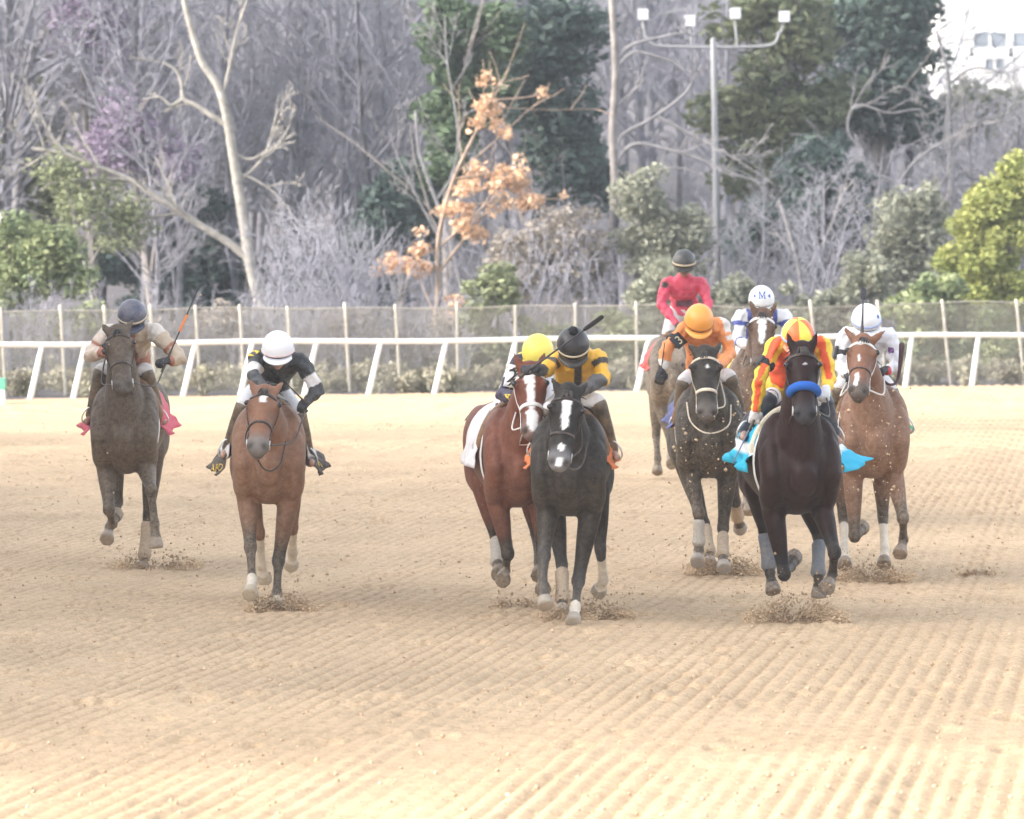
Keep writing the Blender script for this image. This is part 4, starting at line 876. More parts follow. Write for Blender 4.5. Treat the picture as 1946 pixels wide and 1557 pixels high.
# evergreens, shrubs, vines
for args in (
    ('evergreen_tree', 'dark evergreen mass left of the straight central trunk', 'tree', 102., 1060, [(1040, 60, 100, 90), (1050, 210, 90, 100), (1090, 340, 80, 90), (1000, 130, 70, 90)], 11000, .105, DARKEV, 31, WOOD, .45, 90),
    ('evergreen_tree', 'vine hung green tree above the orange leaves', 'tree', 100., 860, [(850, 90, 60, 80), (870, 200, 60, 90), (860, 310, 55, 70), (930, 100, 50, 90)], 10000, .10, MIDG, 32, WOOD, .32, 80),
    ('evergreen_tree', 'round dark green tree left of the orange leaves', 'tree', 101., 760, [(765, 390, 85, 75), (740, 450, 70, 60), (800, 440, 60, 60)], 8500, .09, DARKEV, 33, WOOD, .36, 70),
    ('evergreen_tree', 'broad olive tree behind the light pole', 'tree', 104., 1440, [(1420, 60, 90, 80), (1520, 50, 80, 70), (1440, 190, 100, 90), (1540, 180, 90, 80), (1470, 310, 90, 80)], 11500, .105, OLIVE, 34, WOOD, .45, 90),
    ('evergreen_tree', 'tall dark evergreen beside the white house', 'tree', 107., 1670, [(1660, 20, 100, 90), (1700, 110, 85, 80), (1620, 180, 90, 90), (1690, 230, 80, 70)], 13000, .105, DARKEV, 35, WOOD, .45, 90),
    ('evergreen_tree', 'low dark evergreen under the gnarled bare limbs', 'tree', 100.5, 1600, [(1560, 360, 90, 80), (1600, 450, 80, 70), (1480, 430, 90, 80), (1660, 420, 70, 80)], 9500, .10, DARKEV, 36, WOOD, .40, 80),
    ('evergreen_tree', 'dark evergreen left of the forked pale trunk', 'tree', 104., 320, [(330, 450, 100, 100), (260, 500, 90, 80), (400, 540, 70, 70), (330, 560, 100, 50)], 11000, .10, DARKEV, 37, WOOD, .40, 80),
    ('evergreen_tree', 'dark evergreen right of the forked pale trunk', 'tree', 106., 650, [(600, 530, 90, 60), (700, 560, 90, 50), (560, 560, 60, 50)], 9000, .11, DARKEV, 38, WOOD, .36, 60),
    ('pale_thicket', 'pale olive thicket growing below the white house', 'shrub', 118., 1850, [(1850, 210, 60, 45), (1920, 240, 60, 60), (1800, 250, 50, 60), (1900, 180, 50, 25)], 9000, .085, PALEB, 57, SHR, .34, 80, .05),
    ('pale_thicket', 'tall pale thicket between the straight trunk and the light pole', 'shrub', 95., 1270, [(1230, 440, 60, 80), (1300, 470, 60, 80), (1260, 520, 80, 60), (1220, 370, 40, 50)], 9000, .06, PALEB, 58, SHR, .26, 110, .05),
    ('pale_thicket', 'grey green thicket below the gnarled bare tree at right', 'shrub', 96., 1740, [(1720, 450, 60, 80), (1770, 520, 50, 70), (1680, 520, 60, 60), (1760, 400, 40, 60)], 9000, .06, PALEB, 59, SHR, .26, 110, .05),
    ('dry_brush', 'tall dry brush between orange leaves and the straight trunk', 'shrub', 95., 1050, [(1000, 490, 60, 70), (1080, 470, 60, 80), (1040, 540, 80, 50), (1110, 530, 40, 60)], 9000, .055, DRY, 60, SHR, .26, 110, .05),
    ('vine_thicket', 'soft green growth left of the forked pale trunk', 'shrub', 97., 200, [(170, 380, 70, 60), (230, 420, 60, 60), (120, 330, 50, 40)], 3200, .055, VINE, 61, SHR, .26, 90, .05),
    ('evergreen_tree', 'green clump in the far left woods beside the frame edge', 'tree', 104., 40, [(40, 230, 50, 60), (20, 330, 60, 60), (100, 380, 60, 50)], 5000, .11, OLIVE, 39, WOOD, .36, 50),
    ('redbud_tree', 'purple blossoming tree near the top left', 'tree', 102., 185, [(180, 60, 70, 60), (150, 20, 60, 50), (210, 110, 50, 40)], 2400, .065, BLOSSOM, 40, WOOD, .40, 50),
    ('redbud_tree', 'purple blossoming tree left of the pale forked trunk', 'tree', 101., 300, [(240, 230, 60, 50), (320, 290, 50, 45), (350, 310, 30, 40), (200, 290, 50, 40)], 2600, .065, BLOSSOM, 41, WOOD, .36, 55),
    ('yellow_green_shrub', 'bright yellow green bush at right edge', 'shrub', 91., 1890, [(1900, 430, 75, 90), (1935, 340, 45, 60), (1860, 500, 60, 70), (1920, 560, 70, 60), (1860, 420, 40, 50)], 24000, .055, YELG, 42, SHR, .21, 150, .05),
    ('yellow_green_shrub', 'low green hedge behind fence at right edge', 'shrub', 88., 1880, [(1870, 660, 70, 70), (1930, 690, 60, 60), (1800, 680, 70, 60), (1840, 600, 50, 40)], 9000, .07, SPRING, 43, SHR, .22, 80, .04),
    ('leafy_shrub', 'green shrub behind fence beside the far right jockey', 'shrub', 88., 1720, [(1740, 620, 60, 80), (1700, 680, 70, 60), (1780, 570, 50, 60)], 8000, .07, SPRING, 44, SHR, .22, 80, .04),
    ('leafy_shrub', 'light green leafy shrub at left edge above the fence', 'shrub', 86.5, 70, [(60, 500, 75, 65), (130, 530, 60, 55), (30, 560, 60, 50), (100, 460, 55, 45), (10, 450, 50, 60)], 8000, .058, SPRING, 45, SHR, .22, 110, .05),
    ('leafy_shrub', 'green shrub rooted behind fence at left edge', 'shrub', 84.5, 60, [(60, 680, 70, 60), (150, 650, 60, 70), (10, 640, 50, 60)], 5000, .07, VINE, 46, SHR, .22, 60, .04),
    ('vine_thicket', 'green vine thicket behind fence beside the yellow helmet', 'shrub', 87., 960, [(920, 690, 60, 60), (980, 670, 60, 70), (940, 560, 45, 70), (890, 640, 40, 60)], 8000, .065, VINE, 47, SHR, .20, 80, .04),
    ('vine_thicket', 'green vine thicket behind fence right of the pompom helmet', 'shrub', 87., 1150, [(1130, 690, 70, 60), (1200, 660, 60, 70), (1070, 660, 50, 60)], 7000, .065, VINE, 48, SHR, .20, 70, .04),
    ('pale_thicket', 'pale dusty thicket behind the crimson jockey', 'shrub', 89., 1270, [(1260, 560, 70, 70), (1330, 620, 70, 70), (1230, 640, 60, 60), (1400, 570, 60, 60)], 8000, .06, PALEB, 49, SHR, .22, 70, .04),
    ('pale_thicket', 'pale dusty thicket behind the striped jockey', 'shrub', 89., 1560, [(1520, 600, 70, 60), (1590, 620, 60, 70), (1640, 550, 60, 60), (1470, 640, 60, 60)], 8000, .06, PALEB, 50, SHR, .22, 70, .04),
    ('dry_brush', 'dry grey brush behind fence at the leftmost jockey', 'shrub', 85.5, 230, [(230, 680, 70, 60), (300, 660, 60, 70), (160, 700, 50, 50)], 5000, .05, DRY, 51, SHR, .20, 60, .03),
    ('dry_brush', 'dry grey brush behind fence between the two left horses', 'shrub', 85.5, 420, [(380, 690, 60, 50), (450, 660, 60, 70), (420, 620, 50, 40)], 5000, .05, DRY, 52, SHR, .20, 60, .03),
    ('dry_brush', 'dry grey brush behind fence right of the plain white helmet', 'shrub', 85.5, 640, [(600, 680, 70, 60), (680, 670, 60, 70), (640, 630, 60, 40)], 6000, .05, DRY, 53, SHR, .20, 60, .03),
    ('dry_brush', 'dry grey brush behind fence below the orange leaves', 'shrub', 85.5, 800, [(770, 680, 70, 60), (840, 670, 50, 70)], 5000, .05, DRY, 54, SHR, .20, 60, .03),
    ('dry_brush', 'dry brush behind the fence at the light pole foot', 'shrub', 86.5, 1380, [(1360, 690, 80, 60), (1450, 690, 70, 60)], 4000, .05, PALEB, 55, SHR, .20, 60, .03)):
    leafy(*args)
# bare grey woodland on the slope: a few grown trees, copied
protos = []
for k in range(4):
    r = random.Random(100 + k); st = [([(0, 0, -.5), (r.uniform(-.2, .2), 0, 2.2), (r.uniform(-.4, .4), r.uniform(-.3, .3), 4.5), (r.uniform(-.7, .7), 0, 7.5)], .10, .03)]
    st += [([(0, 0, 1.0 + .9 * i), (r.uniform(-.8, .8), r.uniform(-.6, .6), 2.2 + .9 * i), (r.uniform(-1.8, 1.8), r.uniform(-1.3, 1.3), 3.9 + i)], .045, .015) for i in range(4)]
    V, Q = branches(200 + k, st[:1], ()); tm_ = fastmesh('trunk', V, Q, True); V, Q = branches(300 + k, st, (9, 6, 4), minr=.009, ratio=.55, up=.12); protos.append((tm_, fastmesh('branches', V, Q, True)))
for a_, b_ in protos: a_.materials.append(BARKL); b_.materials.append(BARKL)
r = random.Random(5)
for i in range(96):
    px = -40 + (i * 2000 / 95 + r.uniform(-40, 40)); dd = r.choice((116, 122, 128, 136, 146)) + r.uniform(-2, 2)
    if i % 2 == 0: px = r.uniform(430, 760) if i % 4 else r.uniform(-20, 430); dd = r.choice((103, 108, 113, 119, 126, 140)) + r.uniform(-2, 2)
    if px > 1740: px -= 420
    X = (px - PCX) / FPX * dd; o = empty('bare_woodland_tree', (X, dd, float(slope_z(X, dd)) - .1)); o.rotation_euler = (0, 0, r.uniform(0, 6.28)); s_ = r.uniform(.8, 1.35); o.scale = (s_, s_, s_ * r.uniform(.9, 1.15))
    tag(o, 'small bare grey twiggy tree on the slope ' + ('left of the forked pale trunk' if px < 400 else 'between forked trunk and orange leaves' if px < 860 else 'between orange leaves and light pole' if px < 1360 else 'right of the light pole'), 'tree', 'bare grey trees on the wooded slope'); a_, b_ = protos[i % 4]; link('trunk', a_, o); link('branches', b_, o)
for i in range(9):
    px = 1775 + i * 24; dd = 112 + 3 * (i % 3); X = (px - PCX) / FPX * dd; o = empty('bare_woodland_tree', (X, dd, float(slope_z(X, dd)) - .1)); o.rotation_euler = (0, 0, r.uniform(0, 6.28)); s_ = r.uniform(.42, .55); o.scale = (s_ * 1.3, s_ * 1.3, s_)
    tag(o, 'low bare twiggy tree in front of the houses at right', 'tree', 'bare grey trees on the wooded slope'); a_, b_ = protos[i % 4]; link('trunk', a_, o); link('branches', b_, o)
for i, px in enumerate((985, 1090, 1440, 1560, 1660, 300)):
    dd = 97.5 + (i % 3); X = (px - PCX) / FPX * dd; o = empty('bare_woodland_tree', (X, dd, float(slope_z(X, dd)) - .1)); o.rotation_euler = (0, 0, r.uniform(0, 6.28)); s_ = r.uniform(.40, .52); o.scale = (s_ * 1.15, s_ * 1.15, s_)
    tag(o, 'thin low bare tree ' + ('right of the orange leaves', 'left of the straight central trunk', 'right of the light pole foot', 'above the striped helmet', 'above the far right white helmet', 'left of the forked pale trunk')[i], 'tree', 'bare grey trees on the wooded slope'); a_, b_ = protos[i % 4]; link('trunk', a_, o); link('branches', b_, o)
# low bare brush right behind the fence
bp_ = []
for k in range(3):
    r2 = random.Random(400 + k); st = [([(r2.uniform(-.3, .3), 0, -.1), (r2.uniform(-.5, .5), r2.uniform(-.2, .2), .8), (r2.uniform(-.9, .9), r2.uniform(-.3, .3), 1.9)], .018, .006) for _ in range(7)]
    V, Q = branches(500 + k, st, (5, 4, 1), minr=.0055, ratio=.6, up=.2); bp_.append((V, Q))
VV, QQ, nb_ = [], [], 0
for i in range(66):
    px = (-30 + i * 22 + r.uniform(-10, 10) if i < 42 else 530 + (i - 42) * 17 if i < 54 else 880 + (i - 54) * 62); dd = 84.0 + (r.uniform(0, 2.5) if i < 42 else r.uniform(5, 9) if i < 54 else r.uniform(5.5, 15)) + .28 * (px - 973) / FPX * 80; X = (px - PCX) / FPX * dd; V, Q = bp_[i % 3]; a_ = r.uniform(0, 6.28); s_ = r.uniform(.4, .7) if i < 42 else r.uniform(.9, 1.35)
    c_, n__ = math.cos(a_) * s_, math.sin(a_) * s_; VV.append(np.column_stack([V[:, 0] * c_ - V[:, 1] * n__ + X, V[:, 0] * n__ + V[:, 1] * c_ + dd, V[:, 2] * s_ + float(slope_z(X, dd))])); QQ.append(Q + nb_); nb_ += len(V)
tag(link('undergrowth', fastmesh('undergrowth', np.vstack(VV), np.vstack(QQ), True), None, BARKL), 'leafless grey brush tangled close behind the chain link fence', 'brush', kind='stuff')
# low weeds along the foot of the fence
r3 = np.random.default_rng(9); Cw = []
for px in range(-60, 2020, 13): X = (px - PCX) / FPX * 80; Cw.append((np.array((X, FD(X) + r3.uniform(-1.2, 2.6), .12)), (.16, .25, .10 + .22 * r3.random())))
tag(link('weeds', leaf_cloud('weeds', Cw, 26000, .05, 71, .12, 900, 1.2), None, leafmat('dry_weed', (.24, .21, .16), (.42, .40, .29))), 'low dry weeds along the foot of the fence', 'weeds', kind='stuff')
# ------------------------------------------------------------------ light pole
d = 101.; o = W(1359, 640, d); o[2] = float(slope_z(o[0], d)); t = empty('light_pole', o); tag(t, 'tall grey light pole with four floodlights on a curved crossarm', 'light pole')
POLEM = plain('galvanised_pole', (.25, .25, .26), .5, .1, 8, .05); LAMPM = plain('lamp_housing', (.50, .50, .52), .45, .08, 10, .05); LENSM = plain('lamp_glass', (.62, .64, .68), .1, .05, 10, 0)
tube('mast', wp([(1367, 760), (1364, 575), (1360, 330), (1355, 75)], d, o), [.085, .08, .068, .05], POLEM, t, 3, 12, side=(0, 1, 0))
tube('crossarm', wp([(1228, 70), (1236, 82), (1260, 88), (1355, 90), (1450, 88), (1474, 80), (1480, 62)], d, o), .028, POLEM, t, 4, 8, side=(0, 1, 0))
tube('cable', wp([(1245, 30), (1300, 18), (1350, 22), (1398, 20)], d, o), .012, POLEM, t, 4, 6, side=(0, 1, 0))
for x, y, yb in ((1222, 28, 72), (1311, 40, 88), (1397, 26, 88), (1490, 32, 66)):
    c_ = W(x, y, d) - o; b0 = W(x + (4 if x < 1480 else -8), yb, d) - o; s_ = Vol(); s_.loft([b0, c_ + (0, .05, -.12)], [.022], None, (0, 1, 0), 8, 1); link('stem', s_.mesh('stem'), t, POLEM)
    v = Vol(); q_ = .10; v.add([c_ + (sx_ * k_, y_, z_ * k_) for y_, k_ in ((.16, .55), (.04, 1.0), (-.13, 1.06)) for sx_, z_ in ((-q_, -q_), (q_, -q_), (q_, q_), (-q_, q_))], [[3, 2, 1, 0]] + [[a + 4 * l, (a + 1) % 4 + 4 * l, (a + 1) % 4 + 4 * l + 4, a + 4 * l + 4] for l in (0, 1) for a in range(4)] + [[8, 9, 10, 11]]); lm = link('floodlight', v.mesh('floodlight', False), t, LAMPM)
    v = Vol(); v.box(c_ + (-.09, -.142, -.09), c_ + (.09, -.133, .09)); link('glass', v.mesh('glass', False), lm, LENSM)
# ------------------------------------------------------------------ houses on the slope
def house(label, d, x0, x1, yeave, yridge, ybase, wall, roofc, wins, rails=None, gable=False):
    A, B = W(x0, ybase, d), W(x1, ybase, d); o = np.array(((A[0] + B[0]) / 2, d, A[2])); t = empty('house', o); tag(t, label, 'house'); hw = (B[0] - A[0]) / 2; he = W(x0, yeave, d)[2] - A[2]; hr = W(x0, yridge, d)[2] - A[2]
    wm = plain('siding', wall, .7, .05, 3, .1); tm2 = plain('trim', (.78, .78, .78), .6, .05, 4, .05); gm = plain('window_glass', (.26, .29, .33), .12, .2, 3, 0); rm = plain('shingle', roofc, .9, .15, 8, .3)
    v = Vol(); v.box((-hw, 0, -6), (hw, 7, he)); link('wall', v.mesh('wall', False), t, wm)
    k = int((he + 0) / .22)
    for i in range(k + 4):
        z = he - .22 * i - .22; v = Vol(); v.add([(-hw, -.03, z), (hw, -.03, z), (hw, -.004, z + .21), (-hw, -.004, z + .21), (-hw, -.001, z), (hw, -.001, z)], [[0, 1, 2, 3], [0, 4, 5, 1], [3, 2, 5, 4], [0, 3, 4], [1, 5, 2]]); link('siding_board', v.mesh('siding_board', False), t, wm)
    v = Vol(); e = .35
    V = [(-hw - e, -e, he), (hw + e, -e, he), (hw + e, 7 + e, he), (-hw - e, 7 + e, he), (-hw - e, 3.5, hr), (hw + e, 3.5, hr)]; V += [(x, y, z + .14) for x, y, z in V]
    v.add(V, [[3, 2, 1, 0], [6, 7, 11, 10], [9, 10, 11, 8], [0, 1, 7, 6], [2, 3, 9, 8], [0, 6, 10, 9, 3], [1, 2, 8, 11, 7]]); link('roof', v.mesh('roof', False), t, rm)
    for (xa, xb, ya, yb) in wins:
        P0, P1 = W(xa, yb, d) - o, W(xb, ya, d) - o; v = Vol(); v.box((P0[0], -.075, P0[2]), (P1[0], -.045, P1[2])); w = link('window', v.mesh('window', False), t, gm); f = Vol()
        for (a0, b0) in (((P0[0] - .07, -.11, P0[2] - .07), (P1[0] + .07, -.04, P0[2])), ((P0[0] - .07, -.11, P1[2]), (P1[0] + .07, -.04, P1[2] + .07)), ((P0[0] - .07, -.109, P0[2]), (P0[0], -.04, P1[2])), ((P1[0], -.109, P0[2]), (P1[0] + .07, -.04, P1[2])), (((P0[0] + P1[0]) / 2 - .03, -.1, P0[2]), ((P0[0] + P1[0]) / 2 + .03, -.04, P1[2]))): f.box(a0, b0)
        link('frame', f.mesh('frame', False), w, tm2)
    if rails:
        for (xa, xb, ya, yb) in rails: P0, P1 = W(xa, yb, d - .6) - o, W(xb, ya, d - .6) - o; v = Vol(); v.box((P0[0], -.70, P0[2]), (P1[0], -.60, P1[2])); link('balcony_rail', v.mesh('balcony_rail', False), t, tm2)
    return t
house('large white sided house at top right corner', 158., 1782, 2150, -60, -160, 210, (.80, .79, .76), (.3, .3, .32), [(1850, 1912, 62, 90), (1925, 1990, 62, 90), (1872, 1908, 112, 132)], [(1830, 2100, 92, 98), (1842, 1850, 60, 150), (1916, 1924, 60, 150), (1835, 2100, 100, 108)])
house('small grey house half hidden by bare branches at right', 132., 1790, 1925, 250, 215, 345, (.34, .34, .36), (.26, .25, .26), [(1838, 1862, 262, 318), (1872, 1898, 262, 318)])
# ------------------------------------------------------------------ things at the left edge
t = empty('sign', (W(2, 640, 80.0))); tag(t, 'blue grey panel fixed to the fence at left edge', 'sign'); o = W(2, 640, 80.0)
a_, b_ = W(-60, 645, 78.9) - o, W(18, 598, 78.9) - o; v = Vol(); v.box((a_[0], a_[1], a_[2]), (b_[0], a_[1] + .02, b_[2])); link('panel', v.mesh('panel', False), t, plain('grey_panel', (.33, .34, .42), .7, .1, 8, .1)); v = Vol()
v.box((a_[0] - .03, a_[1] - .012, a_[2] - .03), (b_[0] + .012, a_[1] - .003, a_[2])); v.box((a_[0], a_[1] - .012, b_[2]), (b_[0] + .012, a_[1] - .003, b_[2] + .02)); link('frame', v.mesh('frame', False), t, plain('panel_frame', (.25, .25, .3), .6))
o = W(-10, 764, 75.8); o[2] = 0; t = empty('marker_box', o); tag(t, 'green and white marker box on the sand at left edge', 'marker')
v = Vol(); v.box((-.18, -.1, 0), (.145, .1, .20)); link('lower_panel', v.mesh('lower_panel', False), t, plain('marker_white', (.7, .75, .72), .5, .1, 8)); v = Vol(); v.box((-.18, -.103, .203), (.15, .103, .36)); link('upper_panel', v.mesh('upper_panel', False), t, plain('marker_green', (.12, .48, .30), .5, .1, 8))
o = W(-4, 470, 90.0); o[2] = float(slope_z(o[0], 90)); t = empty('furlong_post', o); tag(t, 'white topped post above the fence at left edge', 'post')
tube('shaft', [(0, 0, -.2), (0, 0, 1.9)], .04, POSTM, t, 1, 8); a_, b_ = W(-30, 440, 90) - o, W(5, 405, 90) - o; v = Vol(); v.box((a_[0], -.05, a_[2]), (b_[0], .05, b_[2])); link('head_board', v.mesh('head_board', False), t, RAILM)

# ------------------------------------------------------------------ loose dirt
OCT = np.array([(1, 0, 0), (-1, 0, 0), (0, 1, 0), (0, -1, 0), (0, 0, 1), (0, 0, -1)], float); OF = np.array([(0, 2, 4), (2, 1, 4), (1, 3, 4), (3, 0, 4), (2, 0, 5), (1, 2, 5), (3, 1, 5), (0, 3, 5)])
def grains(name, P, S, mat, seed, col=None):
    r = np.random.default_rng(seed); n_ = len(P); V = OCT[None] * (S[:, None, None] * (.55 + .9 * r.random((n_, 6, 1)))) ; A = r.random(n_) * 6.28; c_, s_ = np.cos(A)[:, None], np.sin(A)[:, None]
    V = np.stack([V[..., 0] * c_ - V[..., 1] * s_, V[..., 0] * s_ + V[..., 1] * c_, V[..., 2]], -1) + P[:, None]; F = (OF[None] + (np.arange(n_) * 6)[:, None, None]).reshape(-1, 3)
    me = fastmesh(name, V.reshape(-1, 3), F, False, None if col is None else np.repeat(col, 6, 0)); return me
DIRT = attrmat('loose_dirt', .95, 40, .3, .004, .2, dust=False, spec=.1)
def dirtcol(n_, seed, a=(.20, .14, .09), b=(.50, .36, .23)): t = np.random.default_rng(seed).random((n_, 1)) ** 1.4; return np.array(a) * (1 - t) + np.array(b) * t
r = np.random.default_rng(77); n_ = 8000; y = 27 + (r.random(n_) ** 1.3) * 48; x = r.uniform(-.105, .105, n_) * y; S = .004 + .014 * r.random(n_) ** 4
P = np.stack([x, y, track_h(x, y) + S * .4], 1)
tag(link('loose_clods', grains('loose_clods', P, S, None, 1, dirtcol(n_, 2, (.44, .32, .21), (.64, .48, .33))), None, DIRT), 'small clods and chips scattered over the sand track', 'dirt', kind='stuff')
# ------------------------------------------------------------------ the field: nine horses with their riders
def m_(name, c, **k): return plain(name, c, **k)
SANDWRAP = m_('sandy_wrap', (.42, .33, .24), rough=.9, scale=50, bstr=.5, dirt=.5)
WHITEWRAP = m_('white_wrap', (.40, .365, .32), rough=.9, scale=50, bstr=.5, dirt=.45)
GREYWRAP = m_('grey_wrap', (.14, .15, .17), rough=.9, scale=50, bstr=.5, dirt=.4)
BLUEFLEECE = m_('blue_fleece', (.012, .10, .42), rough=.95, scale=120, bstr=1.0)
YELLOWP = m_('yellow_print', (.85, .62, .06), rough=.7, scale=40, bstr=.2)
GOLDP = m_('gold_print', (.66, .46, .10), rough=.6, scale=40, bstr=.2)
BLUEP = m_('blue_print', (.04, .10, .40), rough=.6, scale=40, bstr=.1)
BLACKP = m_('black_print', (.02, .02, .025), rough=.7, scale=40, bstr=.2)
CREAMP = m_('cream_print', (.62, .55, .36), rough=.7, scale=40, bstr=.2)
WHITEP = m_('white_print', (.76, .75, .74), rough=.7, scale=40, bstr=.2)
PURPLEP = m_('purple_print', (.25, .10, .32), rough=.7, scale=40, bstr=.2)
REDP = m_('red_print', (.65, .03, .04), rough=.7, scale=40, bstr=.2)
LILACB = m_('lilac_band', (.38, .46, .75), rough=.5, scale=40, bstr=.1)
TANSTRAP = m_('tan_strap', (.55, .46, .32), rough=.7, scale=40, bstr=.2, dirt=.3)
PINKB = m_('pink_band', (.75, .55, .55), rough=.6, scale=40, bstr=.1)
ORANGET = m_('orange_tape', (.85, .22, .03), rough=.6, scale=40, bstr=.1)
MAROON = m_('maroon_leather', (.06, .018, .02), rough=.45, scale=40, bstr=.2)
BLUEG = m_('blue_lens', (.06, .14, .30), rough=.12, scale=20, bstr=0)
TANMASK = m_('dusty_goggles', (.42, .36, .26), rough=.4, scale=60, bstr=.3, dirt=.5)
FOAM = m_('cream_pad', (.70, .66, .52), rough=.85, scale=60, bstr=.4, dirt=.3)
def solid(c):
    return lambda seg, t, ang, sx, sz: np.tile(np.array(c, float), (len(seg), 1))
def layered(base, *rules):
    def fn(seg, t, ang, sx, sz):
        C = np.tile(np.array(base, float), (len(seg), 1))
        for cond, c in rules: C[cond(seg, t, ang, sx, sz)] = c
        return C
    return fn
up_ = lambda seg: (seg == 1) | (seg == 3)
fo_ = lambda seg: (seg == 2) | (seg == 4)

# ---- A: the dusty dark bay on the far left
hA = make_horse(dict(label='muddy dark brown horse at far left with bare dusty face and pink saddle cloth', cx=240, yg=1092, yaw=0, lift=.03,
    poll=(224, 634), muz=(234, 741), polly=-.50, coat=(.050, .034, .025), dust=.25, headdust=.9, legdust=.6, cloth=(.62, .05, .12), flare=(.12, .05), cloth_y=(.28, .86), cloth_a=106, cloth_lift=.06,
    legs=dict(FL=[(207, 968, -1), (214, 996, 1), (221, 976, 1)], FR=[(287, 930, -1), (294, 996, -1), (297, 1041, -1)],
              HL=[(224, 955, 1), (208, 1002, -1), (203, 1026, -1)], HR=[(281, 985, 1), (274, 1060, -1), (269, 1086, -1)]),
    wraps=dict(HR=(SANDWRAP, .15, .95)), bridle=LEATH, ears=(-.5, .1), hoof=(.22, .19, .16)))
rA = make_rider(dict(label='jockey in peach beige silks and navy helmet on the muddy leftmost horse', head=(251, 603), shL=(207, 634), shR=(293, 632), elL=(170, 676), elR=(343, 682), haL=(203, 668), haR=(314, 686),
    knL=(193, 704), knR=(277, 706), ftL=(172, 790), ftR=(306, 792), pitch=30, yl=dict(el=.05, hand=-.22, haR=-.05, haL=-.25),
    pad=.017, silks=layered((.56, .44, .32), (lambda g, t, a, x, z: up_(g) & (np.abs(t - .62) < .05), (.36, .09, .04)), (lambda g, t, a, x, z: (g == 0) & (t < .45), (.38, .09, .04)), (lambda g, t, a, x, z: ((g == 1) | (g == 2)) & (np.abs(t - .62) > .05), (.70, .56, .46)), (lambda g, t, a, x, z: (g == 0) & (np.abs(x) < .035), (.30, .07, .03)), (lambda g, t, a, x, z: up_(g) & (t < .22), (.72, .66, .60)), (lambda g, t, a, x, z: fo_(g) & (t > .85), (.38, .09, .04))),
    silkdust=.5, helmet=(.035, .05, .105), peak=(.03, .04, .08), strap=TANSTRAP, glove=GLOVED, goggles=LENS, helmdust=.3, pantdust=.6, skin=(.28, .15, .10)), hA)
whip('thin black whip with orange tape in the raised hand of the leftmost jockey', rA, (309, 704), (380, 541), -.05, -.02, flap=False, bandc=(.46, .64, ORANGET))

# ---- B: bright bay with the white diamond
hB = make_horse(dict(label='bright bay horse with white diamond on forehead and black lettered saddle cloth', cx=511, yg=1158, yaw=3, poll=(503, 750), muz=(489, 856), polly=-.66,
    coat=(.195, .088, .050), dust=.26, cloth=(.022, .020, .024), cloth_stripe=((.70, .68, .66), 5, 8), flare=(.11, .11), cloth_y=(.34, .84), cloth_a=125, muzzle=(.16, .14, .13),
    legs=dict(FL=[(476, 1040, -1), (479, 1104, -1), (475, 1131, -1)], FR=[(529, 1066, -1), (526, 1128, -1), (526, 1152, -1)],
              HL=[(493, 1015, 1), (497, 1074, 1), (503, 1102, 1)], HR=[(556, 1005, 1), (556, 1050, 1), (553, 1076, 1)]),
    pale=('HL', 'HR'), socks=dict(FL=.02, HL=.9, HR=.9), hoof=(.50, .44, .34), blaze=[(.10, .27, (0, 0), (.026, .026))], ears=(-.35, .1), twist=.05))
rB = make_rider(dict(label='jockey in dark green silks with white armbands and plain white helmet', head=(528, 666), shL=(488, 682), shR=(570, 688), elL=(483, 718), elR=(605, 742), haL=(503, 740), haR=(581, 766),
    knL=(464, 768), knR=(566, 784), ftL=(432, 852), ftR=(588, 868), pitch=20, yl=dict(head=-.10, sh=.08, elL=-.2, haL=-.55, elR=.05, haR=-.10),
    silks=layered((.010, .020, .030), (lambda g, t, a, x, z: up_(g) & (t > .50) & (t < .85), (.74, .70, .68))), helmet=(.80, .79, .81), peak=(.78, .77, .80), band=PINKB, bandw=.010, glove=GLOVED,
    loop=[(489, 872, -.95), (500, 890, -.9), (516, 895, -.85), (533, 880, -.75), (543, 840, -.6)]), hB)
whip('short dark whip in the gloved hand of the dark green jockey', rB, (583, 768), (536, 720), -.12, -.35, flap=False)

# ---- C: bay with the broad blaze and white bridle, half hidden
hC = make_horse(dict(label='red bay horse with broad white blaze and white bridle half hidden behind the black horse', cx=985, yg=1166, yaw=7, poll=(1007, 706), muz=(1012, 826), polly=-.60,
    coat=(.14, .042, .024), dust=.14, cloth=(.76, .76, .78), flare=(.0, .0), crumple=.35, cloth_lift=0, cloth_y=(.28, .90), cloth_a=109, muzzle=(.20, .13, .11),
    legs=dict(FL=[(965, 1052, -1), (960, 1084, 1), (955, 1103, -1)], FR=[(1030, 1050, -1), (1030, 1095, -1), (1032, 1122, -1)],
              HL=[(943, 1026, 1), (946, 1072, -1), (948, 1092, -1)], HR=[(1020, 1020, 1), (1024, 1070, -1), (1024, 1095, -1)]),
    wraps=dict(HL=(WHITEWRAP, .1, .9)), blaze=[(.06, .30, (-.012, -.002), (.034, .042)), (.24, .70, (-.002, .0), (.030, .026)), (.66, 1.02, (.0, .004), (.046, .036))], bridle=WHITEL, nbw=.035))
rC = make_rider(dict(label='jockey in navy silks with yellow stars and yellow helmet behind the black horse', head=(1022, 672), shL=(986, 692), shR=(1062, 690), elL=(955, 752), elR=(1085, 750), haL=(990, 756), haR=(1050, 765),
    hip=(1006, 712), knL=(946, 784), knR=(1040, 800), ftL=(915, 842), ftR=(1055, 870), pitch=34, turn=-.1, yl=dict(head=.06, hand=-.30, sh=.20),
    silks=layered((.018, .016, .060), (lambda g, t, a, x, z: (g == 0) & (np.abs(a) < 50), (.80, .60, .05))), helmet=(.82, .70, .12), peak=(.80, .62, .04), glove=GLOVED), hC)

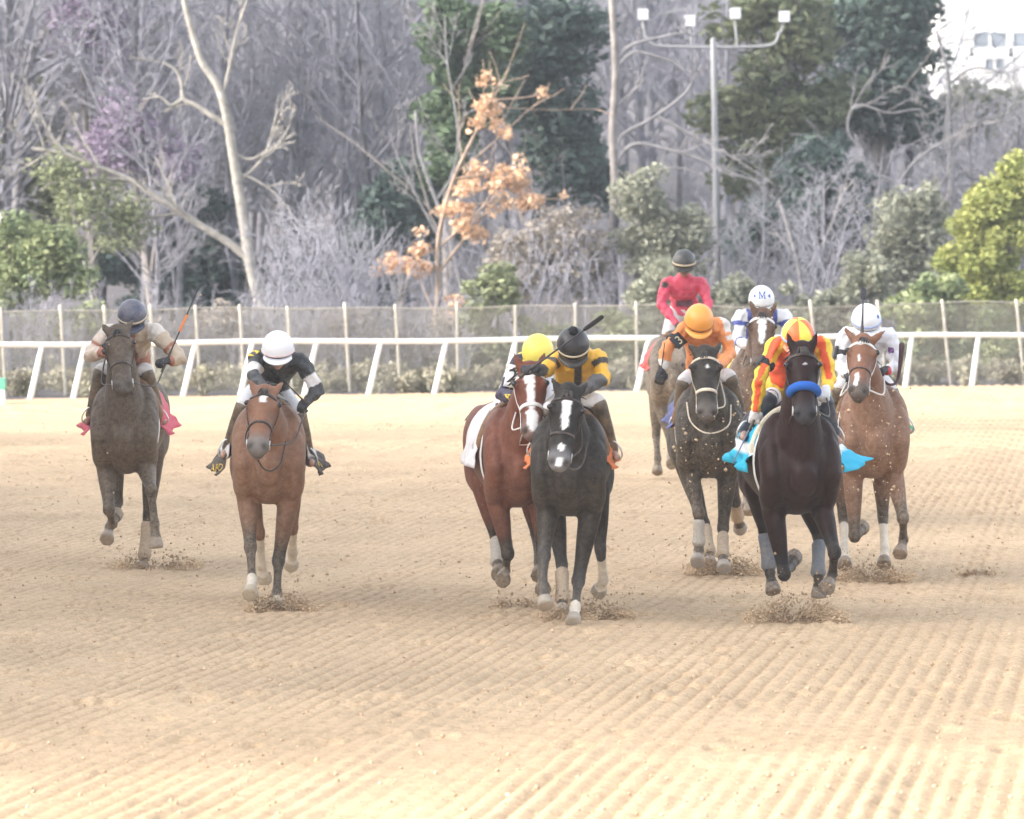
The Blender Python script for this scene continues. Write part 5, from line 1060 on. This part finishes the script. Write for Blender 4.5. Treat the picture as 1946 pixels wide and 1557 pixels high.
# ---- D: the black horse in front
hD = make_horse(dict(label='black horse with white blaze and grey muzzle in front at centre', cx=1082, yg=1188, yaw=-3, poll=(1080, 748), muz=(1062, 884), polly=-.70,
    coat=(.014, .013, .013), dust=.11, headdust=.55, legdust=.35, points=(.026, .027, .031), cloth=(.78, .20, .05), flare=(.03, .0), cloth_y=(.26, .72), cloth_a=101, muzzle=(.17, .165, .17),
    legs=dict(FL=[(1034, 1056, -1), (1032, 1118, -1), (1037, 1152, -1)], FR=[(1099, 1104, -1), (1093, 1156, -1), (1089, 1184, -1)],
              HL=[(1068, 1076, 1), (1069, 1142, -1), (1068, 1166, -1)], HR=[(1141, 1046, 1), (1147, 1102, 1), (1137, 1126, 1)]),
    socks=dict(FR=.05, HR=.75), wraps=dict(HL=(SANDWRAP, .2, .95)), hoof=(.30, .28, .25), blaze=[(.10, .20, (.0, .0), (.028, .040)), (.15, .56, (.0, .004), (.034, .022)), (.74, .84, (-.002, -.002), (.024, .024)), (.93, 1.06, (0, 0), (.026, .026))], ears=(-.6, .15), bridle=LEATH, twist=.04))
rD = make_rider(dict(label='jockey in yellow and black silks with black pompom helmet on the black horse', head=(1089, 660), shL=(1057, 684), shR=(1136, 680), elL=(1036, 706), elR=(1148, 718), haL=(1009, 700), haR=(1092, 750),
    knL=(1043, 780), knR=(1136, 764), ftL=(1018, 850), ftR=(1165, 856), pitch=38, yl=dict(head=-.06, sh=.10, elL=-.02, haL=-.16, elR=-.05, haR=-.50), norein=-1,
    silks=layered((.82, .44, .02), (lambda g, t, a, x, z: up_(g) & (t > .28) & (t < .52) & (np.abs(a) < 75), (.02, .02, .022)), (lambda g, t, a, x, z: fo_(g) & (t > .12), (.045, .048, .055)), (lambda g, t, a, x, z: (g == 0) & (t > .55) & (np.abs(x) < .03), (.02, .02, .022))),
    helmet=(.012, .012, .016), peak=(.012, .012, .015), strap=TANSTRAP, glove=GLOVED, helmdust=.08,
    loop=[(1072, 880, -1.0), (1090, 893, -.95), (1108, 880, -.8), (1116, 840, -.65)]), hD)
pp = Vol().ell(rD['HB'] + rD['hu'] * .140 + rD['hf'] * .01, (.036,) * 3, None, 14, 10).mesh('pompom'); Vp = coords(pp); cp = Vp.mean(0); Vp = cp + (Vp - cp) * (1 + .12 * rng.standard_normal((len(Vp), 1))); pp.vertices.foreach_set('co', Vp.astype(np.float32).ravel())
link('pompom', pp, rD['root'], m_('black_wool', (.012, .012, .014), rough=1.0, scale=150, bstr=1.0))
whip('long black whip held across the pompom helmet of the yellow and black jockey', rD, (990, 715), (1146, 601), -.20, -.30, thick=1.3)

# ---- E: dusty horse at the back, rider standing up
hE = make_horse(dict(label='dusty grey brown horse at the back whose rider stands up', cx=1284, yg=922, yaw=0, poll=(1318, 680), muz=(1322, 756), polly=-.60,
    coat=(.07, .06, .052), dust=.5, cloth=(.55, .03, .05), flare=(.04, .04), cloth_y=(.26, .8), cloth_a=92, muzzle=(.09, .08, .07),
    legs=dict(FL=[(1275, 838, -1), (1276, 868, 1), (1276, 882, -1)], FR=[(1310, 830, -1), (1312, 880, -1), (1312, 905, -1)],
              HL=[(1247, 830, 1), (1250, 872, -1), (1249, 899, -1)], HR=[(1318, 830, 1), (1318, 880, -1), (1318, 905, -1)]),
    wraps=dict(FL=(WHITEWRAP, .05, .95))))
rE = make_rider(dict(label='jockey in crimson silks and black helmet standing upright in the stirrups at the back', head=(1300, 501), shL=(1267, 540), shR=(1333, 538), elL=(1256, 578), elR=(1346, 576), haL=(1290, 622), haR=(1336, 622),
    hip=(1300, 592), knL=(1262, 668), knR=(1346, 668), ftL=(1250, 730), ftR=(1358, 730), pitch=17, peakk=.25, yl=dict(head=.16, sh=.30, el=.22, hand=-.02, hip=.48, knee=.25, foot=.42),
    silks=layered((.60, .035, .10), (lambda g, t, a, x, z: (g == 0) & (t > .30) & (t < .50) & (np.abs(x) < .09) & (np.abs(a) < 90), (.09, .015, .045)), (lambda g, t, a, x, z: (g == 1) & (np.abs(t - .15) < .12) & (a > -60) & (a < 20), (.03, .02, .025))),
    helmet=(.022, .028, .034), peak=(.025, .03, .034), strap=TANSTRAP, goggles=TANMASK, gogz=-.02, glove=GLOVED, pantdust=.5, skin=(.22, .13, .09)), hE)

# ---- F: black horse with cream noseband, orange rider
hF = make_horse(dict(label='dirt spattered black horse with cream noseband and browband under the orange jockey', cx=1346, yg=1094, yaw=1, poll=(1340, 674), muz=(1344, 790), polly=-.62,
    coat=(.017, .0155, .0145), dust=.22, headdust=.45, cloth=(.05, .09, .30), flare=(.02, .02), cloth_y=(.28, .8), cloth_a=90, muzzle=(.11, .095, .085),
    legs=dict(FL=[(1328, 976, -1), (1328, 1045, -1), (1325, 1070, -1)], FR=[(1374, 1004, -1), (1374, 1056, -1), (1376, 1082, -1)],
              HL=[(1340, 1000, 1), (1348, 1052, -1), (1350, 1075, -1)], HR=[(1398, 955, 1), (1402, 985, 1), (1407, 1006, 1)]),
    wraps=dict(FL=(WHITEWRAP, .25, .80), FR=(SANDWRAP, .3, .95), HL=(SANDWRAP, .1, .95), HR=(SANDWRAP, .1, .9)), bridle=CREAML, nbw=.032, nbt=.64, hoof=(.24, .24, .24),
    blaze=[(.24, .30, (.01, .01), (.012, .012))], ears=(-.5, .2)))
rF = make_rider(dict(label='jockey in orange silks with white shoulder pieces and orange helmet', head=(1328, 612), shL=(1300, 628), shR=(1371, 620), elL=(1268, 660), elR=(1388, 672), haL=(1256, 712), haR=(1362, 700),
    knL=(1300, 725), knR=(1386, 716), ftL=(1286, 800), ftR=(1412, 800), pitch=32, roll=6, yl=dict(head=-.02, haR=-.3, haL=.0, elL=.05), norein=-1,
    silks=layered((.86, .27, .06), (lambda g, t, a, x, z: (g == 3) & (t < .30) & ((a > 10) | (a < -60)), (.78, .74, .70)), (lambda g, t, a, x, z: (g == 3) & (t > .42) & (t < .58) & (a > 0), (.78, .74, .70)), (lambda g, t, a, x, z: (g == 2) & (t > .62), (.78, .74, .70))),
    helmet=(.86, .33, .04), peak=(.86, .36, .06), band=m_('rust_band', (.45, .16, .03), rough=.6, scale=40), bandw=.010, glove=GLOVED, helmdust=.25, silkdust=.3,
    loop=[(1305, 765, -.55), (1312, 800, -.7), (1335, 821, -.85), (1362, 822, -.85), (1386, 806, -.7), (1389, 770, -.5)]), hF)
whip('thin dark whip hanging from the lowered glove of the orange jockey', rF, (1255, 722), (1263, 652), .0, -.05, flap=False)

# ---- G: brown horse with bold blaze behind
hG = make_horse(dict(label='brown horse with bold white stripe and white browband between orange and striped jockeys', cx=1440, yg=1002, yaw=0, poll=(1449, 600), muz=(1444, 700), polly=-.55, lift=.08,
    coat=(.085, .042, .028), dust=.4, headdust=.5, cloth=(.75, .58, .10), muzzle=(.08, .06, .05),
    legs=dict(FL=[(1420, 890, -1), (1424, 945, -1), (1424, 975, -1)], FR=[(1462, 890, -1), (1462, 945, -1), (1462, 975, -1)], HL=[(1420, 890, 1), (1420, 940, -1), (1420, 965, -1)], HR=[(1466, 890, 1), (1466, 940, -1), (1466, 965, -1)]),
    bridle=LEATH, brm=WHITEL, brw=.030, noseband=False, blaze=[(.12, .24, (.0, .0), (.034, .048)), (.20, .62, (.0, .004), (.038, .022))], ears=(.15, .12)))
rG = make_rider(dict(label='jockey in white and blue silks with blue M on white helmet', head=(1447, 573), shL=(1406, 604), shR=(1491, 602), elL=(1404, 648), elR=(1500, 650), haL=(1424, 660), haR=(1470, 662),
    knL=(1412, 690), knR=(1484, 690), ftL=(1402, 760), ftR=(1494, 760), pitch=16, yl=dict(head=.10, sh=.22, hand=-.15),
    silks=layered((.78, .78, .80), (lambda g, t, a, x, z: up_(g) & (t > .22) & (t < .42), (.03, .07, .36)), (lambda g, t, a, x, z: (g == 0) & (np.abs(np.abs(x) - .12) < .03), (.03, .07, .36)), (lambda g, t, a, x, z: fo_(g) & (t < .30), (.03, .07, .36))),
    helmet=(.80, .80, .80), peak=(.78, .78, .78), skin=(.42, .24, .17)), hG)
Mp = [[(-.5, -.5), (-.18, -.5), (-.18, -.42), (-.27, -.40), (-.27, .20), (-.02, -.5), (.04, -.5), (.27, .22), (.27, -.40), (.20, -.42), (.20, -.5), (.50, -.5), (.50, -.42), (.41, -.40), (.41, .40), (.50, .42), (.50, .5), (.26, .5), (.02, -.20), (-.24, .5), (-.5, .5), (-.5, .42), (-.40, .40), (-.40, -.40), (-.5, -.42)]]
hcn = rG['HB'] + rG['hf'] * .10 + rG['hu'] * .070; hnr = unit(rG['hf'] + rG['hu'] * .5)
decal('helmet_letter', Mp, hcn, hnr, rG['hu'], .072, rG['ht'], BLUEP, rG['root'])
for q in (-1, 1): decal('helmet_triangle', [[(q * -.5, -.1), (q * .35, -.7), (q * .42, .55)]], hcn + rG['hlat'] * q * .068 - rG['hu'] * .004, unit(hnr + rG['hlat'] * q * .3), rG['hu'], .034, rG['ht'], BLUEP, rG['root'])

# ---- H: dark bay with the blue shadow roll
hH = make_horse(dict(label='very dark bay horse with blue fleece noseband roll in front at right', cx=1514, yg=1184, yaw=6, lift=.0, bw=1.12, poll=(1524, 668), muz=(1530, 795), polly=-.62,
    coat=(.020, .0085, .0075), dust=.02, headdust=.3, legdust=.22, points=(.010, .010, .012), cloth=(.01, .42, .62), cloth_stripe=((.72, .76, .76), 5, 8), flare=(.04, .34), cloth_y=(.22, .85), cloth_a=106, cloth_lift=.05, crumple=1.6, padm=FOAM, clothdust=.08, muzzle=(.035, .032, .034),
    legs=dict(FL=[(1490, 1090, -1), (1503, 1076, 1), (1510, 1058, 1)], FR=[(1586, 1050, -1), (1582, 1094, 1), (1571, 1118, -1)],
              HL=[(1452, 1010, 1), (1463, 1088, -1), (1470, 1126, -1)], HR=[(1556, 1022, 1), (1555, 1092, -1), (1556, 1136, -1)]),
    wraps=dict(HL=(GREYWRAP, .12, .85), HR=(GREYWRAP, .2, .95)), roll=BLUEFLEECE, hoof=(.06, .06, .07), blaze=[(.245, .285, (.012, .012), (.008, .008))], ears=(.1, .0), girthm=WHITEL))
rH = make_rider(dict(label='jockey in orange and yellow striped silks with matching quartered helmet', head=(1516, 642), shL=(1476, 656), shR=(1562, 656), elL=(1446, 712), elR=(1577, 716), haL=(1435, 788), haR=(1568, 745),
    knL=(1468, 752), knR=(1566, 760), ftL=(1416, 818), ftR=(1586, 826), pitch=30, yl=dict(head=-.04, elL=.05, haL=.10, haR=-.12),
    silks=layered((.80, .10, .025), (lambda g, t, a, x, z: (up_(g) | fo_(g)) & (np.abs(np.abs(a + 10) - 62) < 32), (.86, .60, .05)), (lambda g, t, a, x, z: (g == 4) & (t > .55), (.86, .62, .06)), (lambda g, t, a, x, z: (g == 0) & (t < .35), (.84, .55, .05))),
    helmet=lambda x, y, z, i: (.86, .74, .10) if ((math.degrees(math.atan2(y, x)) - 30) % 120) < 60 or i > .93 else (.84, .16, .04), peak=(.80, .28, .16), band=LILACB, bandw=.022, bandz=.002, gloveL=GLOVEW, gloveR=GLOVEW, silkdust=.05, helmdust=.03, pantdust=.12,
    bootm=m_('dark_blue_boot', (.035, .045, .07), rough=.45, scale=20, dirt=.3), norein=-1), hH)
whip('blue grey whip pointing down from the white glove of the striped jockey', rH, (1432, 800), (1393, 880), .10, .0, mat=m_('blue_grey_whip', (.16, .19, .30), rough=.5, scale=40), flap=False)

# ---- I: bay at far right with white rider
hI = make_horse(dict(label='brown bay horse at far right with white browband and small white star', cx=1658, yg=1106, yaw=3, poll=(1640, 652), muz=(1631, 750), polly=-.52, lift=.04,
    coat=(.175, .076, .044), dust=.35, headdust=.35, cloth=(.03, .30, .14), flare=(.06, .10), cloth_y=(.28, .95), cloth_a=100, muzzle=(.09, .07, .06),
    legs=dict(FL=[(1624, 1018, -1), (1632, 1012, 1), (1639, 1002, 1)], FR=[(1716, 984, -1), (1717, 1026, 1), (1710, 1054, -1)],
              HL=[(1603, 985, 1), (1604, 1050, -1), (1606, 1076, -1)], HR=[(1678, 985, 1), (1681, 1045, -1), (1680, 1074, -1)]),
    socks=dict(HR=.75, HL=.8), hoof=(.12, .10, .09), bridle=WHITEL, nbm=LEATH, nbw=.014, brw=.026, blaze=[(.07, .16, (-.015, -.022), (.028, .020)), (.34, .48, (-.016, -.020), (.007, .006)), (.68, .95, (-.022, -.026), (.016, .014))], ears=(.0, .5)))
rI = make_rider(dict(label='jockey all in white silks and white helmet at far right', head=(1646, 612), shL=(1606, 640), shR=(1690, 640), elL=(1598, 698), elR=(1703, 700), haL=(1614, 716), haR=(1678, 704),
    knL=(1596, 738), knR=(1692, 742), ftL=(1588, 805), ftR=(1720, 808), pitch=28, yl=dict(head=-.04, hand=-.25, haR=-.12),
    silks=layered((.80, .79, .82), (lambda g, t, a, x, z: (g == 4) & (t > .80), (.62, .04, .06))), helmet=(.80, .80, .82), peak=(.78, .78, .80), goggles=BLUEG, strap=LILACB, helmdust=.08, silkdust=.12, pantdust=.2, glove=GLOVED), hI)
whip('black whip with broad flap held upright before the white helmet at far right', rI, (1638, 640), (1641, 548), -.32, -.20, thick=1.5)
tube('rein', [rI['L'](x, y, z) for x, y, z in ((1672, 716, -.15), (1690, 731, -.1), (1705, 724, -.05), (1711, 690, -.03), (1714, 655, -.02))], [.010, .011, .012, .018, .024], MAROON, hI['root'], 6, 8)

# ---- numbers, stars and letters
armband(rC, -1, .45, (.10, .18), 14, WHITEP, WHITEP, '2', BLACKP)
armband(rF, -1, .62, (.11, .12), -38, BLACKP, BLACKP, '3', CREAMP, shift=(.02, -.01, -.02))
armband(rH, -1, .66, (.085, .085), 10, BLACKP, BLACKP, face=(-.9, -.4, .1))
armband(rB, -1, .08, (.07, .07), 0, BLACKP, YELLOWP, face=(-.3, -.6, .6))
armband(rI, -1, .55, (.07, .11), 0, BLACKP, BLACKP, face=(-.95, -.2, .1))
for px, py, sz in ((962, 729, .040), (966, 753, .040), (984, 744, .028)):
    decal('star', star_poly(), rC['L'](px, py, -.1), arr(-.25, -1, .1), arr(.1, 0, 1), sz, rC['jt'], YELLOWP, rC['root'])
for tx, px, py, sz in (('ARD', 422, 890, .062), ('PA', 607, 880, .062)):
    c_ = hB['L'](px, py, .6); nr_ = arr(-.35 if px < 500 else .35, -1, .1); decal('cloth_lettering', text_polys(tx), c_, nr_, arr(.0, 0, 1), sz, hB['cloth_tree'], GOLDP, hB['root'], .006)
zig = [[(-.5, -.5), (-.38, -.5), (-.05, .30), (.05, .30), (.16, -.2), (.30, -.2), (.12, .5), (-.12, .5)], [(-.3, .0), (.5, .1), (.5, .2), (-.3, .1)]]
decal('sleeve_emblem', zig, rI['L'](1697, 668, -.1), arr(.2, -1, 0), arr(.3, 0, 1), .060, rI['jt'], PURPLEP, rI['root'])
decal('helmet_emblem', star_poly(5, .5), rI['HB'] + rI['hlat'] * .085 + rI['hu'] * .06 + rI['hf'] * .06, unit(rI['hlat'] * .7 + rI['hf'] * .6 + rI['hu'] * .3), rI['hu'], .020, rI['ht'], BLUEP, rI['root'])
# ------------------------------------------------------------------ dirt thrown up by the hooves
def splash(px, py, w, h, n_, seed, label, dark=1.0, yl=0.0):
    d_ = ground_d(py); c_ = W(px, py, d_); r = np.random.default_rng(seed); sc = d_ / FPX; o = np.array((c_[0], d_ + yl, 0))
    n_ = int(n_ * 1.3); a = r.random(n_) ** .7 * np.sign(r.standard_normal(n_)); z = (r.random(n_) ** 2.4 * (1 - .7 * np.abs(a)) * h + (r.random(n_) < .07) * r.random(n_) * h * 1.4) * sc; x = a * w * 1.15 * sc * (.7 + .6 * r.random(n_)) * (1 + .5 * z / (h * sc + 1e-6)) + r.standard_normal(n_) * .01; y = r.standard_normal(n_) * w * sc * .45
    P = np.stack([x, y, z + .012], 1); S = (.0028 + .011 * r.random(n_) ** 4)
    e = link('dirt_splash', grains('dirt_splash', P, S, None, seed, dirtcol(n_, seed, (.33, .235, .15), (.62, .46, .30)) * dark), None, DIRT, o); tag(e, label, 'dirt', kind='stuff')
splash(535, 1166, 46, 42, 2600, 1, 'brown dirt bursting under the front hoof of the bright bay')
splash(1075, 1184, 40, 34, 1500, 2, 'brown dirt at the front hoof of the central black horse')
splash(1140, 1180, 46, 40, 2200, 3, 'brown dirt kicked up right of the central black horse')
splash(1512, 1186, 66, 62, 4200, 4, 'brown dirt bursting below the dark bay with the blue noseband')
splash(1655, 1104, 52, 36, 2200, 5, 'brown dirt below the hooves of the far right bay')
splash(1375, 1092, 50, 44, 2200, 6, 'brown dirt at the hooves of the spattered black horse')
splash(300, 1080, 60, 36, 1300, 7, 'brown dirt kicked up by the leftmost horse')
splash(980, 1160, 40, 30, 600, 8, 'thin spray of dirt beside the red bay')
splash(1860, 1092, 24, 8, 350, 9, 'small dark clump of dirt lying at right')
def spray(name, label, boxes, seed, smin=.003, smax=.017):
    r = np.random.default_rng(seed); P = []
    for x0, x1, y0, y1, d0, d1, n_ in boxes:
        for _ in range(n_): P.append(W(r.uniform(x0, x1), r.uniform(y0, y1), r.uniform(d0, d1)))
    P = np.array(P); S = smin + (smax - smin) * r.random(len(P)) ** 5
    tag(link(name, grains(name, P, S, None, seed, dirtcol(len(P), seed, (.45, .33, .20), (.72, .56, .38))), None, DIRT), label, 'dirt', kind='stuff')
spray('flying_clods', 'pale clods flying in front of the right hand horses', [(1590, 1720, 740, 960, 42.6, 43.2, 170), (1270, 1420, 780, 940, 43.4, 44.0, 110), (1590, 1760, 640, 1060, 42.3, 46, 80), (1230, 1420, 560, 1060, 43, 47, 90), (1400, 1470, 600, 760, 48, 49.4, 50)], 11)
spray('flying_grit', 'fine grit in the air behind the field', [(150, 420, 560, 1060, 43, 47, 120), (900, 1250, 860, 1160, 40, 45, 110), (1150, 1260, 930, 1130, 40, 44, 60), (1200, 1700, 380, 640, 44, 54, 90)], 12, .003, .011)
# ------------------------------------------------------------------ air
hz = Vol(); hz.box((-75, -25, -1.3), (75, 235, 27)); ho = link('haze', hz.mesh('haze', False)); tag(ho, 'pale dusty air over the track', 'haze', kind='stuff')
m = bpy.data.materials.new('dusty_air'); m.use_nodes = True; n = m.node_tree; n.nodes.clear(); pv_ = n.nodes.new('ShaderNodeVolumePrincipled'); pv_.inputs['Color'].default_value = (.84, .91, 1.0, 1); pv_.inputs['Density'].default_value = HAZE; pv_.inputs['Anisotropy'].default_value = .0
oo = n.nodes.new('ShaderNodeOutputMaterial'); n.links.new(pv_.outputs[0], oo.inputs['Volume']); ho.data.materials.append(m)
